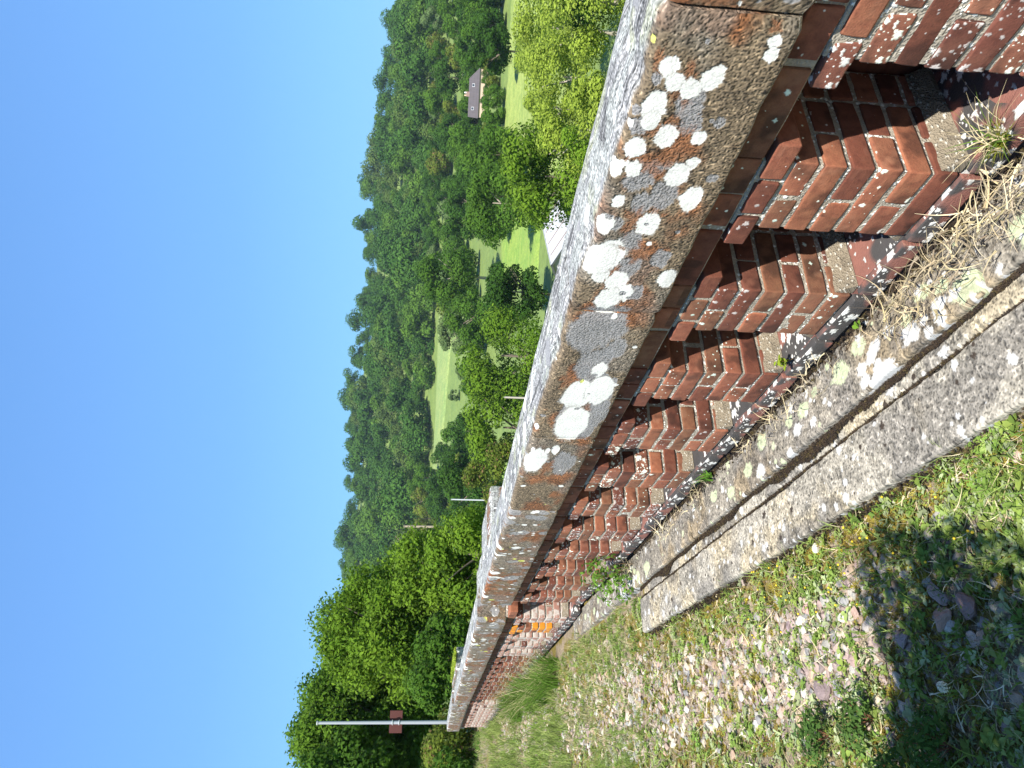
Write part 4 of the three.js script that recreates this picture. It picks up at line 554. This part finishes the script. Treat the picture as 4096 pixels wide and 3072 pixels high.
{ // moss cushions, herbs, grass and straw
  const r = rngOf(31), moss = [], herb = [[], [], []], grass = [[], []], straw = [], far = [[], []];
  const ok = (a, z) => !(a > 0.688 && z < 4.62) && !(a > 0.98 && z < 7);
  const gold = [[0.26, 0.20, 0.025], [0.21, 0.17, 0.025], [0.15, 0.10, 0.025], [0.31, 0.27, 0.035]], greens = [[0.24, 0.32, 0.07], [0.30, 0.38, 0.12], [0.17, 0.27, 0.055], [0.35, 0.41, 0.22]];
  for (let i = 0; i < 38000; i++) { const z = pickZ(r, 1.25, 9), a = -1.1 + r() * 2.0; if (!ok(a, z)) continue; const edge = a > 0.6 && z < 4.6 ? 0.75 : 0; if (r() > mossAt(a, z) * 0.9 + edge) continue; const s = 0.5 + r() * 0.9; moss.push([a, groundY(a, z) - 0.003, -z, s, s * (0.7 + 0.8 * r()), s, r() * 6.28, (r() - 0.5) * 0.5, r() * 6.28, jit(gold[Math.floor(r() * 4)], r, 0.35)]); }
  inst('moss', bladeSet(1, 26, 0.011, 0.012, 0.0016, 0.3, 2), std({ side: THREE.DoubleSide, roughness: 1 }), moss);
  for (let i = 0; i < 30000; i++) { const z = pickZ(r, 1.25, 13), a = -1.2 + r() * 2.15; if (!ok(a, z)) continue; const g = inGravel(a, z), clump = sstep(0.4, 0.6, fbm(a * 6 + 3, z * 6, 3)); if (r() > (1 - g * 0.5) * (0.3 + 0.7 * clump) * (1 - 0.5 * mossAt(a, z))) continue; const s = (0.6 + r() * 0.8) * (a < 0.12 ? 1.15 : 1); herb[i % 3].push([a, groundY(a, z) + 0.002, -z, s, s, s, r() * 6.28, (r() - 0.5) * 0.5, r() * 6.28, jit(greens[Math.floor(r() * 4)], r, 0.3)]); }
  herb.forEach((h, k) => inst('herbs', leafSet(40 + k, [9, 7, 11][k], 0.022, [0.015, 0.02, 0.012][k], [0.24, 0.34, 0.16][k], 0.012), greenMat, h));
  for (let i = 0; i < 5200; i++) { const z = pickZ(r, 1.3, 13), a = -1.2 + r() * 2.15; if (!ok(a, z)) continue; if (r() > (1 - inGravel(a, z) * 0.8) * (0.25 + (a > 0.5 ? 0.6 : 0.2) + (z > 4.6 && a > 0.45 ? 0.6 : 0))) continue; const s = 0.6 + r() * 0.9; grass[i % 2].push([a, groundY(a, z), -z, s, s * (0.6 + r() * 0.7), s, r() * 6.28, (r() - 0.5) * 0.7, r() * 6.28, jit([[0.19, 0.28, 0.06], [0.26, 0.34, 0.10], [0.13, 0.22, 0.045]][i % 3], r, 0.3)]); }
  grass.forEach((h, k) => inst('grass', bladeSet(60 + k, 6, [0.05, 0.075][k], [0.03, 0.05][k], 0.0014, 0.8), greenMat, h));
  for (let i = 0; i < 9000; i++) { const z = pickZ(r, 1.3, 13), a = -1.1 + r() * 2.0; if (!ok(a, z) || r() < 0.35) continue; const s = 0.5 + r(); straw.push([a, groundY(a, z) + 0.006, -z, s, s, s, r() * 6.28, 1.35 + (r() - 0.5) * 0.5, r() * 6.28, jit([[0.56, 0.47, 0.28], [0.42, 0.35, 0.22], [0.64, 0.56, 0.38]][i % 3], r, 0.3)]); }
  // dead stems and litter caught along the foot of the wall
  for (let i = 0; i < 520; i++) { const z = 0.7 + r() ** 1.5 * 4.2, a = 1.12 + (r() - 0.5) * 0.1 - (z < 1.6 ? r() * 0.08 : 0); if (vn(z * 5, 3) < 0.42 && z > 1.7) continue; const s = 0.5 + r(); straw.push([a, 0.125 + r() * 0.02, -z, s, s, s, r() * 6.28, 1.2 + (r() - 0.5) * 0.7, r() * 6.28, jit([[0.48, 0.40, 0.24], [0.30, 0.25, 0.18], [0.55, 0.48, 0.32]][i % 3], r, 0.3)]); }
  for (let i = 0; i < 190; i++) { const z = 0.85 + r() * 0.75, a = 1.02 + r() * 0.16, s = 0.9 + r() * 1.1; straw.push([a, 0.11 + r() * 0.03, -z, s, s, s, r() * 6.28, 1.25 + (r() - 0.5) * 0.5, r() * 6.28, jit([[0.40, 0.33, 0.19], [0.24, 0.19, 0.13], [0.46, 0.39, 0.25]][i % 3], r, 0.35)]); }
  inst('dry_grass', bladeSet(80, 2, 0.075, 0.035, 0.0009, 0.5, 5), strawMat, straw);
  // rough grass farther along the line
  for (let i = 0; i < 15000; i++) { const z = 5 + r() ** 1.3 * 24, a = (z < 9 ? -1.6 : -5) + r() * (z < 9 ? 2.7 : 6); if (a > 1.02 - 0.02 * Math.max(0, z - 6)) continue; if (r() < inGravel(a, z) * 0.9) continue; const pt = fbm(a * 1.6 + 7, z * 0.7, 3); if (pt < 0.42 && r() < 0.8) continue; const s = (0.5 + r() * 1.1 + 0.6 * sstep(0.5, 0.7, pt)) * lerp(0.3, 0.9, clamp((z - 5) / 6)); far[i % 2].push([a, groundY(a, z), -z, s, s * (0.6 + r()), s, r() * 6.28, (r() - 0.5) * 0.5, r() * 6.28, jit([[0.27, 0.34, 0.10], [0.40, 0.39, 0.19], [0.19, 0.28, 0.06], [0.52, 0.46, 0.27]][pt > 0.56 ? (i % 2) * 2 : i % 4], r, 0.3)]); }
  far.forEach((h, k) => inst('rough_grass', bladeSet(90 + k, 9, 0.13, 0.09, 0.003, 0.7), greenMat, h));
  // dark moss packed between ledge and kerb and under the kerb's outer edge
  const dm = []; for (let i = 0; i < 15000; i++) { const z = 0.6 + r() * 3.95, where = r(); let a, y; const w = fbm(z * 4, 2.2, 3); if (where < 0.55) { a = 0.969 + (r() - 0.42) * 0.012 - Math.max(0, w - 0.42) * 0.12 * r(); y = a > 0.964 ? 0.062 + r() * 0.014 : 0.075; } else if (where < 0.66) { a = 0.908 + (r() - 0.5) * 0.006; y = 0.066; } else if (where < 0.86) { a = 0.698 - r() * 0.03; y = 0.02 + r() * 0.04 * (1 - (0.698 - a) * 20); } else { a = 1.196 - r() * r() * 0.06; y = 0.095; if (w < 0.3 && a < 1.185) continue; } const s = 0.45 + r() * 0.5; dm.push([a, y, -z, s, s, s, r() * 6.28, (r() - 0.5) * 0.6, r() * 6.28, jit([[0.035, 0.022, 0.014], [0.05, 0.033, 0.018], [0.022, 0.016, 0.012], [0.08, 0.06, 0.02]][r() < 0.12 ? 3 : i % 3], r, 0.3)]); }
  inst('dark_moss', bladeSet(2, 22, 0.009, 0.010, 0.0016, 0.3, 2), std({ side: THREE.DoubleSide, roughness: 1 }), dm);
  // pale green lichen-like moss on the coping's back block at the far end
  const ym = []; for (let i = 0; i < 900; i++) { const s = 1.2 + r(); const t = r(); ym.push([lerp(1.28, 1.2, t) + r() * 0.22, 1.068 + 0.006 * r(), -lerp(11.4, 13.5, t), s, s, s, r() * 6.28, 0.2, r() * 6.28, jit([0.26, 0.34, 0.03], r, 0.3)]); }
  inst('yellow_moss', bladeSet(3, 20, 0.018, 0.016, 0.003, 0.3, 2), std({ side: THREE.DoubleSide, roughness: 1 }), ym);
  // yellow petals dotted in the shaded herbs
  const yf = []; for (let i = 0; i < 46; i++) { const z = 1.55 + r() * 1.5, a = 0.42 + r() * 0.26; yf.push([a, groundY(a, z) + 0.03 + r() * 0.02, -z, 1, 1, 1, r() * 6.28, (r() - 0.5), r() * 6.28, jit([0.68, 0.48, 0.02], r, 0.15)]); }
  inst('yellow_flowers', new THREE.IcosahedronGeometry(0.0038, 1), std({ roughness: 0.7 }), yf);
}
// ------------------------------------------------------------------ single plants
function weed(name, label, cat, a, y, z, parts) { const g = thing(name, label, cat, [a, y, -z]); parts(g); return g; }
const gcol = (r, g, b) => leafMat({ vertexColors: false, color: C(r, g, b), transmission: 0.35 });
weed('strap_leaf_plant', 'spiky strap-leaved plant rooted at the wall foot above the ledge', 'plant', 1.16, 0.11, 3.05, (g) => { mesh('leaves', bladeSet(7, 13, 0.11, 0.08, 0.0055, 0.9, 5), gcol(0.10, 0.22, 0.03), g); });
weed('seedling', 'small yellow green seedling in the fourth recess', 'plant', 1.21, 0.18, 2.02, (g) => { mesh('stem', tube([[0, 0, 0], [-0.01, 0.02, 0], [-0.015, 0.05, 0]], 0.0016, 0.001, 5), gcol(0.2, 0.12, 0.05), g); mesh('leaves', leafSet(9, 9, 0.02, 0.028, 0.3, 0.04).translate(-0.012, 0.015, 0), gcol(0.24, 0.32, 0.03), g); });
weed('seedling', 'clover-like seedling at the wall foot beside the ledge lichens', 'plant', 1.15, 0.11, 1.72, (g) => { mesh('leaves', leafSet(19, 8, 0.018, 0.024, 0.36, 0.02), gcol(0.14, 0.26, 0.03), g); });
weed('bramble', 'trailing bramble with small green leaves against the far piers', 'plant', 1.13, 0.10, 4.75, (g) => { const r = rngOf(5), st = []; for (let i = 0; i < 7; i++) { const a = i * 0.9; st.push(tube([[0, 0, (i - 3) * 0.05], [-0.03 + 0.02 * Math.cos(a), 0.13, (i - 3) * 0.07], [-0.09, 0.2 + 0.03 * (i % 3), (i - 3) * 0.09]], 0.003, 0.0012, 5)); } mesh('stems', mergeGeometries(st), std({ color: C(0.2, 0.12, 0.06) }), g); const cr = crown(r, [[-0.05, 0.16, 0.1, 0.13, 0.9], [-0.08, 0.10, -0.12, 0.13, 0.8], [-0.03, 0.24, 0.0, 0.1, 0.9], [-0.1, 0.04, 0.02, 0.12, 0.5]], 420, 0.016, [[0.09, 0.19, 0.025], [0.17, 0.30, 0.05]]); mesh('leaves', cr, LEAF, g); });
weed('grass_tuft', 'tuft of green and dry grass filling the nearest recess', 'grass', 1.19, 0.17, 1.02, (g) => { mesh('green_blades', bladeSet(21, 26, 0.10, 0.085, 0.0016, 0.7, 5), gcol(0.14, 0.24, 0.035), g); mesh('dry_blades', bladeSet(22, 34, 0.12, 0.11, 0.0014, 0.9, 5), strawTone(0.5, 0.42, 0.25), g); mesh('moss_cushion', bladeSet(23, 120, 0.02, 0.05, 0.002, 0.3, 2), gcol(0.2, 0.22, 0.02), g); });
function strawTone(r, g, b) { return std({ color: C(r, g, b), side: THREE.DoubleSide, roughness: 0.8 }); }
[[0.80, 9.1, 1.0, 'tall dark green grass clump hiding the foot of the second parapet'], [0.86, 8.4, 0.8, 'lower grass clump in front of the tall one by the parapet'], [0.78, 10.6, 1.0, 'tall grass clump farthest along the second parapet'], [0.72, 12.2, 0.9, 'grass clump beside the short farthest parapet']].forEach(([a, z, s, l], i) => weed('grass_clump', l, 'grass', a, groundY(a, z), z, (g) => { g.scale.setScalar(s); mesh('blades', mergeGeometries([0, 1, 2, 3, 4].map((q) => bladeSet(130 + i * 7 + q, 95, 0.30 + 0.11 * ((q * 2 + i) % 4), 0.30, 0.0042, 0.85, 6).translate([0, -0.16, 0.12, -0.06, 0.05][q], 0, [0, 0.22, -0.25, -0.42, 0.42][q]))), gcol(0.11, 0.21, 0.03), g); mesh('dry_blades', bladeSet(140 + i, 80, 0.66, 0.5, 0.002, 0.8, 6), strawTone(0.40, 0.36, 0.18), g); }));
weed('clover_flower', 'white round flower head on a thin stem in the shaded corner', 'flower', 0.16, 0.0, 1.80, (g) => { mesh('stem', tube([[0, 0, 0], [0.01, 0.05, 0], [-0.01, 0.10, 0]], 0.0014, 0.001, 5), gcol(0.14, 0.2, 0.05), g); const r = rngOf(3), pet = crown(r, [[-0.01, 0.108, 0, 0.013, 1]], 160, 0.0042, [[0.75, 0.75, 0.55], [0.82, 0.82, 0.72]], { narrow: 0.3 }); mesh('petals', pet, leafMat({ transmission: 0.2 }), g); });
[[0.02, 1.98, 'tall leafy dark herb at the bottom corner'], [0.10, 2.32, 'branching herb with lobed leaves at the edge of the shadow'], [-0.06, 2.2, 'lobed-leaved herb nearest the left edge'], [0.06, 2.6, 'small leafy herb behind the lobed ones']].forEach(([a, z, l], i) => weed('herb', l, 'plant', a, groundY(a, z), z, (g) => { const r = rngOf(60 + i); const st = []; for (let k = 0; k < 9; k++) { const q = k * 0.7, R = 0.05 + 0.02 * (k % 3); st.push(tube([[0, 0, 0], [Math.cos(q) * R * 0.4, 0.05, Math.sin(q) * R * 0.4], [Math.cos(q) * R, 0.085 + 0.02 * (k % 2), Math.sin(q) * R]], 0.0018, 0.0009, 4)); } mesh('stems', mergeGeometries(st), std({ color: C(0.22, 0.09, 0.05) }), g); mesh('leaves', crown(r, [[0, 0.09, 0, 0.06, 0.5], [0.05, 0.07, 0.03, 0.05, 0.6], [-0.05, 0.07, -0.02, 0.05, 0.6], [0, 0.05, -0.06, 0.05, 0.5]], 420, 0.011, [[0.06, 0.13, 0.03], [0.12, 0.21, 0.05]], { narrow: 0.35 }), LEAF, g); }));
{ // a shrub growing just left of the frame, whose shade falls across the near corner
  const g = thing('shrub', 'dense leafy shrub left of the camera that shades the near corner', 'shrub', [-0.52, 0, -0.95]), r = rngOf(8);
  const st = []; for (let k = 0; k < 8; k++) { const a = k * 0.8; st.push(tube([[0, 0, 0], [0.08 * Math.cos(a), 0.6, 0.12 * Math.sin(a)], [0.18 * Math.cos(a), 1.5, 0.3 * Math.sin(a)]], 0.014, 0.004, 5)); } mesh('stems', mergeGeometries(st), bark, g);
  mesh('crown', crown(r, [[0.10, 1.72, 0.10, 0.24, 1], [0.12, 1.5, 0.22, 0.24, 1], [-0.05, 1.2, 0.0, 0.34, 1], [0, 0.9, -0.35, 0.33, 1], [-0.1, 0.6, 0.1, 0.3, 1], [-0.02, 1.35, 0.35, 0.25, 1], [0.0, 1.25, -0.12, 0.3, 1], [-0.1, 0.75, -0.5, 0.28, 1]], 15000, 0.019, PAL.mid), LEAF, g);
}
renderer.render(scene, camera);
